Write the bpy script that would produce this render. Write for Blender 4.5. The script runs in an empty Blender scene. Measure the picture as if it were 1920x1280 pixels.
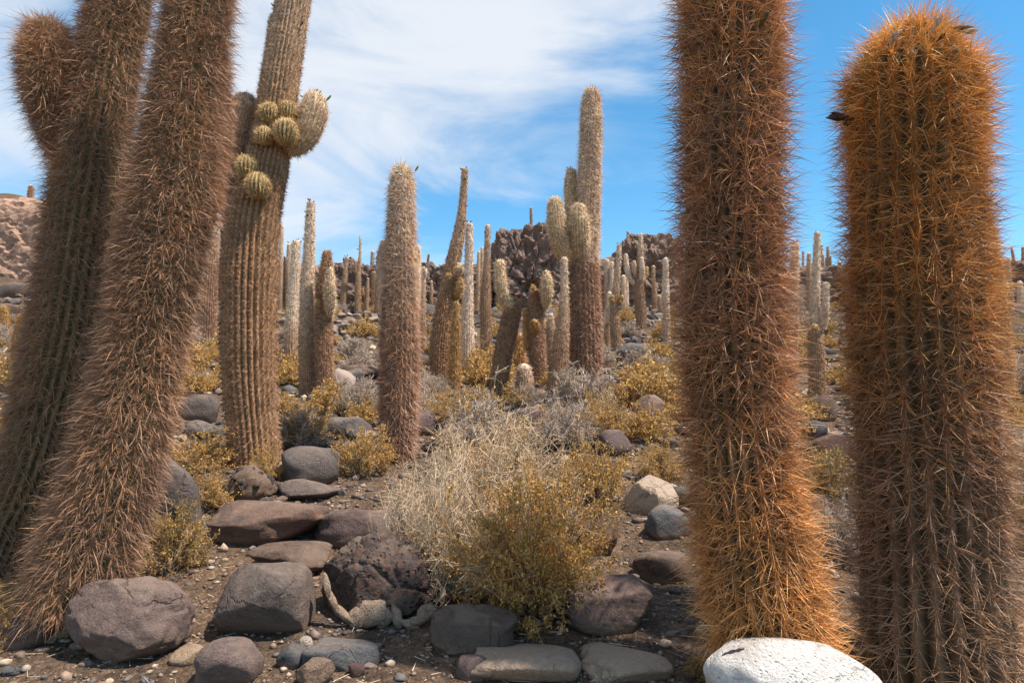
import bpy, bmesh, math, random
import numpy as np
from mathutils import Vector
from mathutils.bvhtree import BVHTree

scene = bpy.context.scene
C = scene.collection

# ---------------------------------------------------------------- camera
CAM_H, FPX, PITCH = 1.35, 1280.0, math.atan(120.0 / 1280.0)
cam_d = bpy.data.cameras.new('camera')
cam_d.sensor_width = 36.0
cam_d.lens = 36.0 * FPX / 1920.0
cam_d.clip_end = 3000.0
cam_d.clip_start = 0.05
cam = bpy.data.objects.new('camera', cam_d)
C.objects.link(cam)
cam.location = (0, 0, CAM_H)
cam.rotation_euler = (math.pi / 2 + PITCH, 0, 0)
scene.camera = cam

# ---------------------------------------------------------------- sky, sun, exposure
SUN_AZ, SUN_EL = math.radians(106), math.radians(63)
world = bpy.data.worlds.new('World')
scene.world = world
world.use_nodes = True
nt = world.node_tree
nt.nodes.clear()


def node(tree, kind, **kw):
    n = tree.nodes.new(kind)
    for k, v in kw.items():
        if k.startswith('i_'):
            n.inputs[k[2:].replace('_', ' ')].default_value = v
        else:
            setattr(n, k, v)
    return n


def link(tree, a, ao, b, bi):
    tree.links.new(a.outputs[ao], b.inputs[bi])


sky = node(nt, 'ShaderNodeTexSky', sky_type='NISHITA')
sky.sun_disc = False
sky.sun_elevation = SUN_EL
sky.sun_rotation = SUN_AZ
sky.altitude = 1500
sky.air_density = 1.0
sky.dust_density = 0.25
sky.ozone_density = 1.3
tc = node(nt, 'ShaderNodeTexCoord')
sep = node(nt, 'ShaderNodeSeparateXYZ')
link(nt, tc, 'Generated', sep, 0)
mp = node(nt, 'ShaderNodeMapping')
mp.inputs['Rotation'].default_value = (0.15, math.radians(32), 0.2)
mp.inputs['Scale'].default_value = (1.6, 2.0, 4.6)
link(nt, tc, 'Generated', mp, 'Vector')
n1 = node(nt, 'ShaderNodeTexNoise')
n1.inputs['Scale'].default_value = 1.5
n1.inputs['Detail'].default_value = 9
n1.inputs['Roughness'].default_value = 0.58
n1.inputs['Distortion'].default_value = 0.7
link(nt, mp, 0, n1, 'Vector')
n2 = node(nt, 'ShaderNodeTexNoise')
n2.inputs['Scale'].default_value = 2.3
n2.inputs['Detail'].default_value = 5
n2.inputs['Roughness'].default_value = 0.5
link(nt, tc, 'Generated', n2, 'Vector')


def math_node(op, a, b=None, clamp=False):
    m = nt.nodes.new('ShaderNodeMath')
    m.operation = op
    m.use_clamp = clamp
    for k, v in enumerate((a, b)):
        if v is None:
            continue
        if isinstance(v, (int, float)):
            m.inputs[k].default_value = v
        else:
            nt.links.new(v, m.inputs[k])
    return m.outputs[0]


# cloud bank: thick to the left of the hill and overhead, thinning out to the right
bias = math_node('MULTIPLY', sep.outputs[0], -1.25)
bias = math_node('ADD', bias, math_node('MULTIPLY', sep.outputs[2], 1.7))
bias = math_node('ADD', bias, -0.36)
bias = math_node('MINIMUM', bias, 0.5)
bias = math_node('MAXIMUM', bias, -0.35)
d = math_node('MULTIPLY', math_node('SUBTRACT', n1.outputs[0], 0.5), 2.0)
d = math_node('ADD', d, math_node('MULTIPLY', math_node('SUBTRACT', n2.outputs[0], 0.5), 0.9))
d = math_node('ADD', d, bias)
d = math_node('MULTIPLY', d, 1.15, clamp=True)
mr = node(nt, 'ShaderNodeMapRange', interpolation_type='SMOOTHSTEP')
nt.links.new(d, mr.inputs[0])
mr.inputs[2].default_value = 1.0
mr.inputs[3].default_value = 0.0
mr.inputs[4].default_value = 0.88
mix = node(nt, 'ShaderNodeMix', data_type='RGBA')
nt.links.new(mr.outputs[0], mix.inputs[0])
hs = node(nt, 'ShaderNodeHueSaturation')
hs.inputs['Saturation'].default_value = 1.28
hs.inputs['Hue'].default_value = 0.485
hs.inputs['Value'].default_value = 1.22
link(nt, sky, 0, hs, 'Color')
nt.links.new(hs.outputs[0], mix.inputs[6])
mix.inputs[7].default_value = (5.0, 5.15, 5.4, 1)
bg = node(nt, 'ShaderNodeBackground')
bg.inputs[1].default_value = 0.115
nt.links.new(mix.outputs[2], bg.inputs[0])
wo = node(nt, 'ShaderNodeOutputWorld')
nt.links.new(bg.outputs[0], wo.inputs[0])

sun_d = bpy.data.lights.new('sun', 'SUN')
sun_d.energy = 5.0
sun_d.angle = math.radians(0.6)
sun_d.color = (1.0, 0.885, 0.77)
sun = bpy.data.objects.new('sun', sun_d)
C.objects.link(sun)
sdir = Vector((math.sin(SUN_AZ) * math.cos(SUN_EL), math.cos(SUN_AZ) * math.cos(SUN_EL), math.sin(SUN_EL)))
sun.rotation_euler = sdir.to_track_quat('Z', 'Y').to_euler()
sun.location = sdir * 60

scene.view_settings.view_transform = 'Standard'
scene.view_settings.look = 'None'
scene.view_settings.exposure = 0.68
scene.view_settings.gamma = 1.0
scene.view_settings.use_curve_mapping = False
scene.render.engine = 'CYCLES'
scene.cycles.max_bounces = 6

# ---------------------------------------------------------------- numeric helpers
RNG = np.random.default_rng(7)
_perm = np.random.default_rng(3).permutation(256)
_perm = np.concatenate([_perm, _perm, _perm])
_grad = np.random.default_rng(4).normal(size=(256, 3))
_grad /= np.linalg.norm(_grad, axis=1)[:, None]


def perlin(p):
    p = np.asarray(p, float)
    i = np.floor(p).astype(int)
    f = p - i
    i &= 255
    u = f * f * f * (f * (f * 6 - 15) + 10)
    out = 0
    for dx in (0, 1):
        for dy in (0, 1):
            for dz in (0, 1):
                h = _perm[_perm[_perm[(i[:, 0] + dx) & 255] + ((i[:, 1] + dy) & 255)] + ((i[:, 2] + dz) & 255)]
                g = _grad[h]
                w = (np.where(dx, u[:, 0], 1 - u[:, 0]) * np.where(dy, u[:, 1], 1 - u[:, 1]) * np.where(dz, u[:, 2], 1 - u[:, 2]))
                out = out + w * (g * (f - np.array([dx, dy, dz]))).sum(1)
    return out


def fbm(p, octaves=4, gain=0.5, lac=2.03):
    p = np.asarray(p, float)
    a, s, t = 1.0, 0, p
    for k in range(octaves):
        s = s + a * perlin(t + 17.3 * k)
        t = t * lac
        a *= gain
    return s


def worley(p):
    """distance to the nearest and second nearest feature point, and the id of the nearest"""
    i = np.floor(p).astype(int)
    f = p - i
    d1 = np.full(len(p), 9.0)
    d2 = np.full(len(p), 9.0)
    idn = np.zeros(len(p), int)
    for dx in (-1, 0, 1):
        for dy in (-1, 0, 1):
            for dz in (-1, 0, 1):
                h = _perm[_perm[_perm[(i[:, 0] + dx) & 255] + ((i[:, 1] + dy) & 255)] + ((i[:, 2] + dz) & 255)]
                q = _grad[h] * 0.45 + 0.5 + np.array([dx, dy, dz])
                dd = np.linalg.norm(q - f, axis=1)
                nearer = dd < d1
                d2 = np.where(nearer, d1, np.minimum(d2, dd))
                idn = np.where(nearer, h, idn)
                d1 = np.minimum(d1, dd)
    return d1, d2, idn


# profile of the slope straight ahead of the camera (metres)
_py = np.array([-900, -60, -8, 0, 3.2, 4.2, 5.2, 7, 10, 13, 17, 22, 30, 33, 36, 40, 46, 56, 80, 130, 200, 900])
_pz = np.array([-4, -3.5, -.35, 0, .05, .17, .33, .75, 1.40, 1.76, 2.65, 3.9, 5.35, 5.8, 6.9, 9.2, 10.0, 9.5, 5.5, -2, -4, -4])
_ty = np.concatenate([np.arange(-60, 140, 0.1)])
_tz = np.interp(_ty, _py, _pz)
_k = np.exp(-np.linspace(-2, 2, 13) ** 2)
_k /= _k.sum()
_tz = np.convolve(np.pad(_tz, 6, mode='edge'), _k, mode='valid')


def ground_z(x, y, detail=True):
    x = np.atleast_1d(np.asarray(x, float))
    y = np.atleast_1d(np.asarray(y, float))
    z = np.where((y > -60) & (y < 139), np.interp(y, _ty, _tz), np.interp(y, _py, _pz))
    z = z + 5.6 * np.exp(-((x + 35) / 13) ** 2 - ((y - 47) / 15) ** 2)
    # hollow at the foot of the stout orange cactus
    z = z - .44 * np.exp(-((x - 2.4) / .62) ** 2 - ((y - 3.6) / .8) ** 2)
    far = np.clip((y - 6) / 20, 0, 1) * np.exp(-(np.maximum(np.abs(x) - 60, 0) / 60) ** 2) * np.exp(-(np.maximum(y - 70, 0) / 40) ** 2)
    side = np.clip((np.abs(x) - 50) / 120, 0, 1)
    z = z * (1 - side) + -4 * side
    q = np.stack([x * 0.35, y * 0.35, np.full_like(x, 2.2)], 1)
    z = z + 0.55 * far * fbm(q, 3)
    if detail:
        near = np.exp(-(np.maximum(np.hypot(x, y) - 25, 0) / 20) ** 2)
        z = z + near * 0.055 * fbm(np.stack([x * 1.7, y * 1.7, np.full_like(x, 8.1)], 1), 4)
    return z


def gz(x, y):
    return float(ground_z(x, y)[0])


# pixel (of the 1920 x 1280 photograph) to a viewing direction; distance always comes from the ground
def ray(px, py):
    u, v = (px - 960) / FPX, (640 - py) / FPX
    return np.array([u, math.cos(PITCH) - v * math.sin(PITCH), v * math.cos(PITCH) + math.sin(PITCH)])


def ground_hit(px, py):
    r = ray(px, py)
    r = r / r[1]
    y = np.concatenate([np.arange(1.5, 14, .01), np.arange(14, 75, .05)])
    gzv = ground_z(r[0] * y, y)
    below = (CAM_H + r[2] * y) <= gzv
    k = int(np.argmax(below)) if below.any() else len(y) - 1
    return np.array([r[0] * y[k], y[k], gzv[k]])


def at(px, py, depth):
    r = ray(px, py)
    return np.array([0, 0, CAM_H]) + r / r[1] * depth


def scale_at(p):
    return (p[1] * math.cos(PITCH) + (p[2] - CAM_H) * math.sin(PITCH)) / FPX


# ---------------------------------------------------------------- mesh and object helpers
def make_mesh(name, verts, faces, colors=None, smooth=False):
    """faces: list of integer arrays (each of shape n x 3 or n x 4)"""
    me = bpy.data.meshes.new(name)
    verts = np.asarray(verts, np.float32)
    faces = [np.asarray(f, np.int32) for f in faces if len(f)]
    me.vertices.add(len(verts))
    me.vertices.foreach_set('co', verts.ravel())
    loops = np.concatenate([f.ravel() for f in faces])
    sizes = np.concatenate([np.full(len(f), f.shape[1], np.int32) for f in faces])
    starts = np.concatenate([[0], np.cumsum(sizes)[:-1]]).astype(np.int32)
    me.loops.add(len(loops))
    me.loops.foreach_set('vertex_index', loops)
    me.polygons.add(len(sizes))
    me.polygons.foreach_set('loop_start', starts)
    me.polygons.foreach_set('loop_total', sizes)
    me.polygons.foreach_set('use_smooth', np.full(len(sizes), smooth))
    if colors is not None:
        colors = np.asarray(colors, np.float32)
        if colors.shape[1] == 3:
            colors = np.concatenate([colors, np.ones((len(colors), 1), np.float32)], 1)
        a = me.attributes.new('Col', 'FLOAT_COLOR', 'POINT')
        a.data.foreach_set('color', colors.ravel())
    me.update(calc_edges=True)
    me.validate()
    return me


def obj(name, me, mat, parent=None, loc=(0, 0, 0)):
    o = bpy.data.objects.new(name, me)
    C.objects.link(o)
    if mat is not None and not me.materials:
        me.materials.append(mat)
    o.location = loc
    o.parent = parent
    return o


def tag(o, label, cat, group=None):
    o['label'] = label
    o['category'] = cat
    if group:
        o['group'] = group
    return o


def thing(name, label, cat, loc, group=None):
    o = bpy.data.objects.new(name, None)
    o.empty_display_size = 0.1
    C.objects.link(o)
    o.location = loc
    return tag(o, label, cat, group)


def stuff(o):
    o['kind'] = 'stuff'
    return o


_ico = {}


def ico(n):
    if n not in _ico:
        bm = bmesh.new()
        bmesh.ops.create_icosphere(bm, subdivisions=n, radius=1.0)
        v = np.array([x.co[:] for x in bm.verts])
        f = np.array([[w.index for w in g.verts] for g in bm.faces])
        bm.free()
        _ico[n] = (v / np.linalg.norm(v, axis=1)[:, None], f)
    return _ico[n]


def prisms(p0, p1, r0, r1, col):
    """three-sided prisms from p0 to p1: returns verts, quads, colours"""
    n = len(p0)
    t = p1 - p0
    t /= np.linalg.norm(t, axis=1)[:, None] + 1e-9
    ref = np.where(np.abs(t[:, 2:3]) > 0.9, np.array([[1.0, 0, 0]]), np.array([[0, 0, 1.0]]))
    a = np.cross(t, ref)
    a /= np.linalg.norm(a, axis=1)[:, None] + 1e-9
    b = np.cross(t, a)
    v = np.empty((n, 6, 3))
    for k in range(3):
        an = 2 * math.pi * k / 3
        o = a * math.cos(an) + b * math.sin(an)
        v[:, k] = p0 + o * np.reshape(r0, (-1, 1))
        v[:, 3 + k] = p1 + o * np.reshape(r1, (-1, 1))
    base = np.arange(n)[:, None] * 6
    q = np.concatenate([base + np.array([[k, (k + 1) % 3, 3 + (k + 1) % 3, 3 + k]]) for k in range(3)])
    return v.reshape(-1, 3), q, np.repeat(col, 6, axis=0)


# ---------------------------------------------------------------- materials
def new_mat(name):
    m = bpy.data.materials.new(name)
    m.use_nodes = True
    t = m.node_tree
    t.nodes.clear()
    out = t.nodes.new('ShaderNodeOutputMaterial')
    return m, t, out


def attr_mat(name, rough=0.7, trans=0.0, bump=None, noise=None, spec=0.3):
    m, t, out = new_mat(name)
    at_ = node(t, 'ShaderNodeAttribute', attribute_name='Col')
    b = t.nodes.new('ShaderNodeBsdfPrincipled')
    b.inputs['Roughness'].default_value = rough
    b.inputs['Specular IOR Level'].default_value = spec
    src = at_.outputs[0]
    if noise:
        tcn = t.nodes.new('ShaderNodeTexCoord')
        no = t.nodes.new('ShaderNodeTexNoise')
        no.inputs['Scale'].default_value = noise
        no.inputs['Detail'].default_value = 6
        t.links.new(tcn.outputs['Object'], no.inputs['Vector'])
        mrn = t.nodes.new('ShaderNodeMapRange')
        mrn.inputs[1].default_value = 0.3
        mrn.inputs[2].default_value = 0.7
        mrn.inputs[3].default_value = 0.65
        mrn.inputs[4].default_value = 1.35
        t.links.new(no.outputs[0], mrn.inputs[0])
        mx = node(t, 'ShaderNodeMix', data_type='RGBA', blend_type='MULTIPLY')
        mx.inputs[0].default_value = 1.0
        t.links.new(src, mx.inputs[6])
        t.links.new(mrn.outputs[0], mx.inputs[7])
        src = mx.outputs[2]
        if bump:
            bp = t.nodes.new('ShaderNodeBump')
            bp.inputs['Strength'].default_value = bump
            bp.inputs['Distance'].default_value = 0.01
            t.links.new(no.outputs[0], bp.inputs['Height'])
            t.links.new(bp.outputs[0], b.inputs['Normal'])
    t.links.new(src, b.inputs['Base Color'])
    if trans:
        tr = t.nodes.new('ShaderNodeBsdfTranslucent')
        t.links.new(src, tr.inputs['Color'])
        ms = t.nodes.new('ShaderNodeMixShader')
        ms.inputs[0].default_value = trans
        t.links.new(b.outputs[0], ms.inputs[1])
        t.links.new(tr.outputs[0], ms.inputs[2])
        t.links.new(ms.outputs[0], out.inputs[0])
    else:
        t.links.new(b.outputs[0], out.inputs[0])
    return m


def nd_(noise, scale):
    return noise(scale * .6, 3)


def rock_mat(name, c1, c2, c3, scale=4.0, pits=0.0, bump=0.5, rough=0.85, speck=0.0, c_speck=(.6, .58, .55), tint=True, dirt=0.75):
    """c1/c2 broad mottling, c3 fine grain colour, pits = strength of porous holes"""
    m, t, out = new_mat(name)
    tcn = t.nodes.new('ShaderNodeTexCoord')
    oi = t.nodes.new('ShaderNodeObjectInfo')
    addv = node(t, 'ShaderNodeVectorMath', operation='MULTIPLY_ADD')
    comb = t.nodes.new('ShaderNodeCombineXYZ')
    for k in range(3):
        t.links.new(oi.outputs['Random'], comb.inputs[k])
    addv.inputs[1].default_value = (13, 29, 7)
    t.links.new(comb.outputs[0], addv.inputs[0])
    t.links.new(tcn.outputs['Object'], addv.inputs[2])
    vec = addv.outputs[0]

    def noise(sc, det, rg=0.55, dist=0.0):
        n = t.nodes.new('ShaderNodeTexNoise')
        n.inputs['Scale'].default_value = sc
        n.inputs['Detail'].default_value = det
        n.inputs['Roughness'].default_value = rg
        n.inputs['Distortion'].default_value = dist
        t.links.new(vec, n.inputs['Vector'])
        return n

    def rng(src, a, b, lo=0.0, hi=1.0):
        r = t.nodes.new('ShaderNodeMapRange')
        for k, v in zip((1, 2, 3, 4), (a, b, lo, hi)):
            r.inputs[k].default_value = v
        t.links.new(src, r.inputs[0])
        return r.outputs[0]

    def mixc(f, a, b, mode='MIX'):
        x = node(t, 'ShaderNodeMix', data_type='RGBA', blend_type=mode)
        for k, v in ((0, f), (6, a), (7, b)):
            if isinstance(v, (int, float)):
                x.inputs[k].default_value = v
            elif isinstance(v, tuple):
                x.inputs[k].default_value = (*v, 1)
            else:
                t.links.new(v, x.inputs[k])
        return x.outputs[2]

    na = noise(scale, 6, 0.6, 0.8)
    nb = noise(scale * 9, 8, 0.7)
    nc = noise(scale * 45, 4, 0.7)
    col = mixc(rng(na.outputs[0], 0.38, 0.62), c1, c2)
    col = mixc(rng(nb.outputs[0], 0.45, 0.75), col, c3)
    grain = rng(nc.outputs[0], 0.25, 0.75, 0.55, 1.45)
    col = mixc(0.8, col, grain, 'MULTIPLY')
    if speck:
        nv = t.nodes.new('ShaderNodeTexVoronoi')
        nv.inputs['Scale'].default_value = scale * 14
        t.links.new(vec, nv.inputs['Vector'])
        col = mixc(rng(nv.outputs['Distance'], 0.10, 0.16, speck, 0.0), col, c_speck)
    vk = t.nodes.new('ShaderNodeTexVoronoi')
    vk.feature = 'DISTANCE_TO_EDGE'
    vk.inputs['Scale'].default_value = scale * .8
    wv = node(t, 'ShaderNodeVectorMath', operation='MULTIPLY_ADD')
    wv.inputs[1].default_value = (.35, .35, .35)
    t.links.new(na.outputs['Color'], wv.inputs[0])
    t.links.new(vec, wv.inputs[2])
    t.links.new(wv.outputs[0], vk.inputs['Vector'])
    crk = math_t(t, 'MULTIPLY', rng(vk.outputs[0], 0.004, 0.03, 1.0, 0.0), rng(nd_(noise, scale).outputs[0], .5, .6))
    if tint:
        col = mixc(1.0, col, oi.outputs['Color'], 'MULTIPLY')
    if dirt:
        sg = t.nodes.new('ShaderNodeSeparateXYZ')
        t.links.new(tcn.outputs['Generated'], sg.inputs[0])
        dz = math_t(t, 'ADD', sg.outputs[2], math_t(t, 'MULTIPLY', math_t(t, 'SUBTRACT', nb.outputs[0], .5), .55))
        col = mixc(rng(dz, .22, .42, dirt, 0.0), col, (.205, .142, .098))
        gm = t.nodes.new('ShaderNodeNewGeometry')
        sn = t.nodes.new('ShaderNodeSeparateXYZ')
        t.links.new(gm.outputs['Normal'], sn.inputs[0])
        du = math_t(t, 'MULTIPLY', rng(sn.outputs[2], .55, .95, 0.0, .5), rng(na.outputs[0], .4, .6))
        col = mixc(du, col, (.25, .19, .145))
    h = math_t(t, 'ADD', math_t(t, 'MULTIPLY', nb.outputs[0], 1.0), math_t(t, 'MULTIPLY', nc.outputs[0], 0.25))
    h = math_t(t, 'SUBTRACT', h, math_t(t, 'MULTIPLY', crk, 1.2))
    if pits:
        vo = t.nodes.new('ShaderNodeTexVoronoi')
        vo.inputs['Scale'].default_value = scale * 9
        t.links.new(vec, vo.inputs['Vector'])
        pit = rng(vo.outputs['Distance'], 0.08, 0.34, -pits, 0.0)
        h = math_t(t, 'ADD', h, pit)
    bp = t.nodes.new('ShaderNodeBump')
    bp.inputs['Strength'].default_value = bump
    bp.inputs['Distance'].default_value = 0.03
    t.links.new(h, bp.inputs['Height'])
    b = t.nodes.new('ShaderNodeBsdfPrincipled')
    b.inputs['Roughness'].default_value = rough
    b.inputs['Specular IOR Level'].default_value = 0.25
    t.links.new(col, b.inputs['Base Color'])
    t.links.new(bp.outputs[0], b.inputs['Normal'])
    t.links.new(b.outputs[0], out.inputs[0])
    return m


def math_t(t, op, a, b):
    m = t.nodes.new('ShaderNodeMath')
    m.operation = op
    for k, v in enumerate((a, b)):
        if isinstance(v, (int, float)):
            m.inputs[k].default_value = v
        else:
            t.links.new(v, m.inputs[k])
    return m.outputs[0]


M_SPINE = attr_mat('spine', rough=0.5, trans=0.14)
M_STEM = attr_mat('cactus_skin', rough=0.75, noise=22.0, bump=0.5)
M_LEAF = attr_mat('leaf', rough=0.65, trans=0.36)
M_TWIG = attr_mat('twig', rough=0.85)
M_BUD = attr_mat('bud', rough=0.7)
M_GRAVEL = attr_mat('gravel', rough=0.9, noise=40.0, bump=0.4)
M_GREY = rock_mat('grey_basalt', (0.084, 0.0736, 0.068), (0.12, 0.0976, 0.0864), (0.152, 0.132, 0.12), 3.0, bump=0.85)
M_MAUVE = rock_mat('mauve_andesite', (0.128, 0.092, 0.0816), (0.172, 0.124, 0.108), (0.216, 0.172, 0.148), 3.0, bump=0.85)
M_BROWN = rock_mat('brown_rock', (0.1318, 0.0918, 0.068), (0.17, 0.119, 0.0892), (0.0935, 0.0723, 0.0595), 4.0, bump=0.85)
M_RED = rock_mat('reddish_rock', (0.0892, 0.0723, 0.0646), (0.17, 0.0978, 0.0697), (0.1105, 0.0808, 0.068), 3.2, bump=0.8)
M_BLACK = rock_mat('porous_lava', (.048, .042, .041), (.07, .055, .05), (.175, .082, .052), 3.0, pits=1.3, bump=0.95, dirt=0.3)
M_BLUE = rock_mat('blue_grey_rock', (.105, .105, .106), (.15, .142, .135), (.2, .182, .165), 4.0, bump=0.85)
M_BEIGE = rock_mat('beige_rock', (.43, .33, .24), (.52, .41, .31), (.33, .24, .17), 4.0, bump=0.85, pits=0.25)
M_WHITE = rock_mat('whitewashed_stone', (.74, .71, .66), (.80, .77, .73), (.60, .55, .5), 5.0, pits=0.4, bump=0.9, dirt=0.45, speck=0.35, c_speck=(.3, .27, .25))
M_CRUST = rock_mat('pale_crust', (.42, .32, .235), (.36, .26, .185), (.25, .18, .125), 7.0, pits=0.5, bump=0.9)
M_CLIFF = rock_mat('volcanic_breccia', (.16, .122, .102), (.215, .165, .138), (.09, .07, .06), 0.7, pits=0.6, bump=1.0, dirt=0.0)
M_PALESTONE = rock_mat('pale_rubble', (.30, .235, .20), (.40, .32, .27), (.24, .18, .15), 3.0, bump=0.6)


def ground_mat():
    m, t, out = new_mat('stony_soil')
    tcn = t.nodes.new('ShaderNodeTexCoord')

    def noise(sc, det, rg=0.6):
        n = t.nodes.new('ShaderNodeTexNoise')
        n.inputs['Scale'].default_value = sc
        n.inputs['Detail'].default_value = det
        n.inputs['Roughness'].default_value = rg
        t.links.new(tcn.outputs['Object'], n.inputs['Vector'])
        return n.outputs[0]

    def ramp(src, stops):
        r = t.nodes.new('ShaderNodeValToRGB')
        el = r.color_ramp.elements
        while len(el) < len(stops):
            el.new(0.5)
        for e, (p, c) in zip(el, stops):
            e.position = p
            e.color = (*c, 1)
        t.links.new(src, r.inputs[0])
        return r.outputs[0]

    def mixc(f, a, b, mode='MIX'):
        x = node(t, 'ShaderNodeMix', data_type='RGBA', blend_type=mode)
        for k, v in ((0, f), (6, a), (7, b)):
            if isinstance(v, (int, float)):
                x.inputs[k].default_value = v
            else:
                t.links.new(v, x.inputs[k])
        return x.outputs[2]

    big = noise(0.55, 5)
    mid = noise(3.5, 7, 0.65)
    fine = noise(38, 6, 0.75)
    vf = noise(150, 3, 0.7)
    col = ramp(mid, [(0.3, (.085, .066, .052)), (0.5, (.138, .102, .077)), (0.62, (.185, .132, .096)), (0.75, (.125, .102, .084))])
    c2 = ramp(big, [(0.35, (.75, .78, .82)), (0.6, (1.15, 1.08, 1.0))])
    col = mixc(1.0, col, c2, 'MULTIPLY')
    gr = ramp(fine, [(0.25, (.42, .42, .43)), (0.5, (1, 1, 1)), (0.68, (1.35, 1.32, 1.28)), (0.82, (2.0, 1.95, 1.9))])
    col = mixc(0.9, col, gr, 'MULTIPLY')
    h = math_t(t, 'ADD', fine, math_t(t, 'MULTIPLY', vf, 0.4))
    h = math_t(t, 'ADD', h, math_t(t, 'MULTIPLY', mid, 1.5))
    for vs, wt in ((26, .9), (70, .55)):
        vo = t.nodes.new('ShaderNodeTexVoronoi')
        vo.inputs['Scale'].default_value = vs
        t.links.new(tcn.outputs['Object'], vo.inputs['Vector'])
        sel = ramp(vo.outputs['Color'], [(0.0, (.62, .62, .62)), (0.5, (1, .98, .95)), (1.0, (1.55, 1.48, 1.4))])
        col = mixc(.75, col, sel, 'MULTIPLY')
        h = math_t(t, 'SUBTRACT', h, math_t(t, 'MULTIPLY', vo.outputs['Distance'], wt))
    bp = t.nodes.new('ShaderNodeBump')
    bp.inputs['Strength'].default_value = 0.9
    bp.inputs['Distance'].default_value = 0.03
    t.links.new(h, bp.inputs['Height'])
    b = t.nodes.new('ShaderNodeBsdfPrincipled')
    b.inputs['Roughness'].default_value = 0.95
    b.inputs['Specular IOR Level'].default_value = 0.1
    t.links.new(col, b.inputs['Base Color'])
    t.links.new(bp.outputs[0], b.inputs['Normal'])
    t.links.new(b.outputs[0], out.inputs[0])
    return m


M_GROUND = ground_mat()


# ---------------------------------------------------------------- terrain: one sheet to the horizon
def build_ground():
    r = [0.4, 0.8, 1.2, 1.6, 2.0, 2.4]
    while r[-1] < 900:
        x = r[-1]
        r.append(x * (1.012 if x < 14 else 1.022 if x < 62 else 1.09))
    r = np.array(r)
    a = np.concatenate([np.arange(-48, 48.01, 0.36), np.arange(51, 309, 3.0)])
    a = np.radians(a)
    rr, aa = np.meshgrid(r, a, indexing='ij')
    x, y = (rr * np.sin(aa)).ravel(), (rr * np.cos(aa)).ravel()
    z = ground_z(x, y)
    nr, na = len(r), len(a)
    near = np.exp(-(np.maximum(rr.ravel() - 12, 0) / 6) ** 2)
    z = z + near * 0.012 * fbm(np.stack([x * 9, y * 9, 0 * x], 1), 3)
    v = np.concatenate([np.stack([x, y, z], 1), [[0, 0, gz(0, 0)]]])
    i, j = np.meshgrid(np.arange(nr - 1), np.arange(na), indexing='ij')
    j2 = (j + 1) % na
    q = np.stack([i * na + j, (i + 1) * na + j, (i + 1) * na + j2, i * na + j2], -1).reshape(-1, 4)
    jj = np.arange(na)
    tri = np.stack([np.full(na, nr * na), jj, (jj + 1) % na], 1)
    o = obj('ground', make_mesh('ground', v, [q[:, ::-1], tri[:, ::-1]], smooth=True), M_GROUND)
    o['kind'] = 'structure'
    return o


build_ground()


# ---------------------------------------------------------------- rocks
def rock_verts(kind, seed, sub):
    rg = np.random.default_rng(seed)
    v, f = ico(sub)
    v = v.copy()
    off = rg.uniform(0, 50, 3)
    if kind in ('round', 'pebble'):
        p = 2.6
        v = v / (np.abs(v) ** p).sum(1)[:, None] ** (1 / p)
        v *= 1 + 0.20 * fbm(v * 0.9 + off, 2)[:, None] + 0.012 * fbm(v * 6 + off, 3)[:, None]
        nplanes, soft = 3, 0.35
    elif kind in ('block', 'cube'):
        p = 4.6
        v = v / (np.abs(v) ** p).sum(1)[:, None] ** (1 / p)
        v[:, :2] *= (1 - .12 * v[:, 2:3] * rg.uniform(.3, 1.0))
        v *= 1 + 0.13 * fbm(v * 0.9 + off, 2)[:, None] + 0.02 * fbm(v * 5 + off, 4)[:, None]
        nplanes, soft = (6, 0.12) if kind == 'block' else (3, .25)
    elif kind == 'slab':
        p = 3.2
        v = v / (np.abs(v) ** p).sum(1)[:, None] ** (1 / p)
        v *= 1 + 0.22 * fbm(v * 1.2 + off, 3)[:, None] + 0.03 * fbm(v * np.array([3, 3, 9]) + off, 3)[:, None]
        nplanes, soft = 5, 0.15
    else:
        v *= 1 + 0.25 * fbm(v * 1.1 + off, 3)[:, None]
        nplanes, soft = 11, 0.06
    for _ in range(nplanes):
        n = rg.normal(size=3)
        n /= np.linalg.norm(n)
        dcut = rg.uniform(0.55, 0.85)
        h = v @ n
        over = np.maximum(h - dcut, 0)
        v = v - n * (over * (1 - soft))[:, None]
    if kind == 'angular':
        w1, w2, idn = worley(v * 1.6 + off)
        v *= 1 - 0.05 * np.exp(-((w2 - w1) / 0.05) ** 2)[:, None]
        v *= 1 + 0.05 * fbm(v * 4 + off, 4)[:, None]
    if kind == 'lava':
        w1, w2, idn = worley(v * 1.25 + off)
        v *= 1 - 0.07 * np.exp(-((w2 - w1) / 0.06) ** 2)[:, None]
        v *= 1 + 0.06 * fbm(v * 4 + off, 5, 0.6)[:, None]
    if sub >= 4 and kind != 'pebble':
        # chips and shallow hollows
        w1, w2, idn = worley(v * 3.1 + off + 3)
        v = v * (1 - .022 * (np.array(_perm[idn]) / 255.0)[:, None] * np.clip((w2 - w1) * 6, 0, 1)[:, None])
        v = v * (1 + .018 * fbm(v * 7 + off, 4, .6)[:, None])
    lo, hi = v.min(0), v.max(0)
    v = (v - (lo + hi) / 2) / (hi - lo) * 2
    return v, f


def rock_mesh(kind, seed, dims, sub):
    v, f = rock_verts(kind, seed, sub)
    return make_mesh('rock', v * np.array(dims) / 2, [f], smooth=True)


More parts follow.
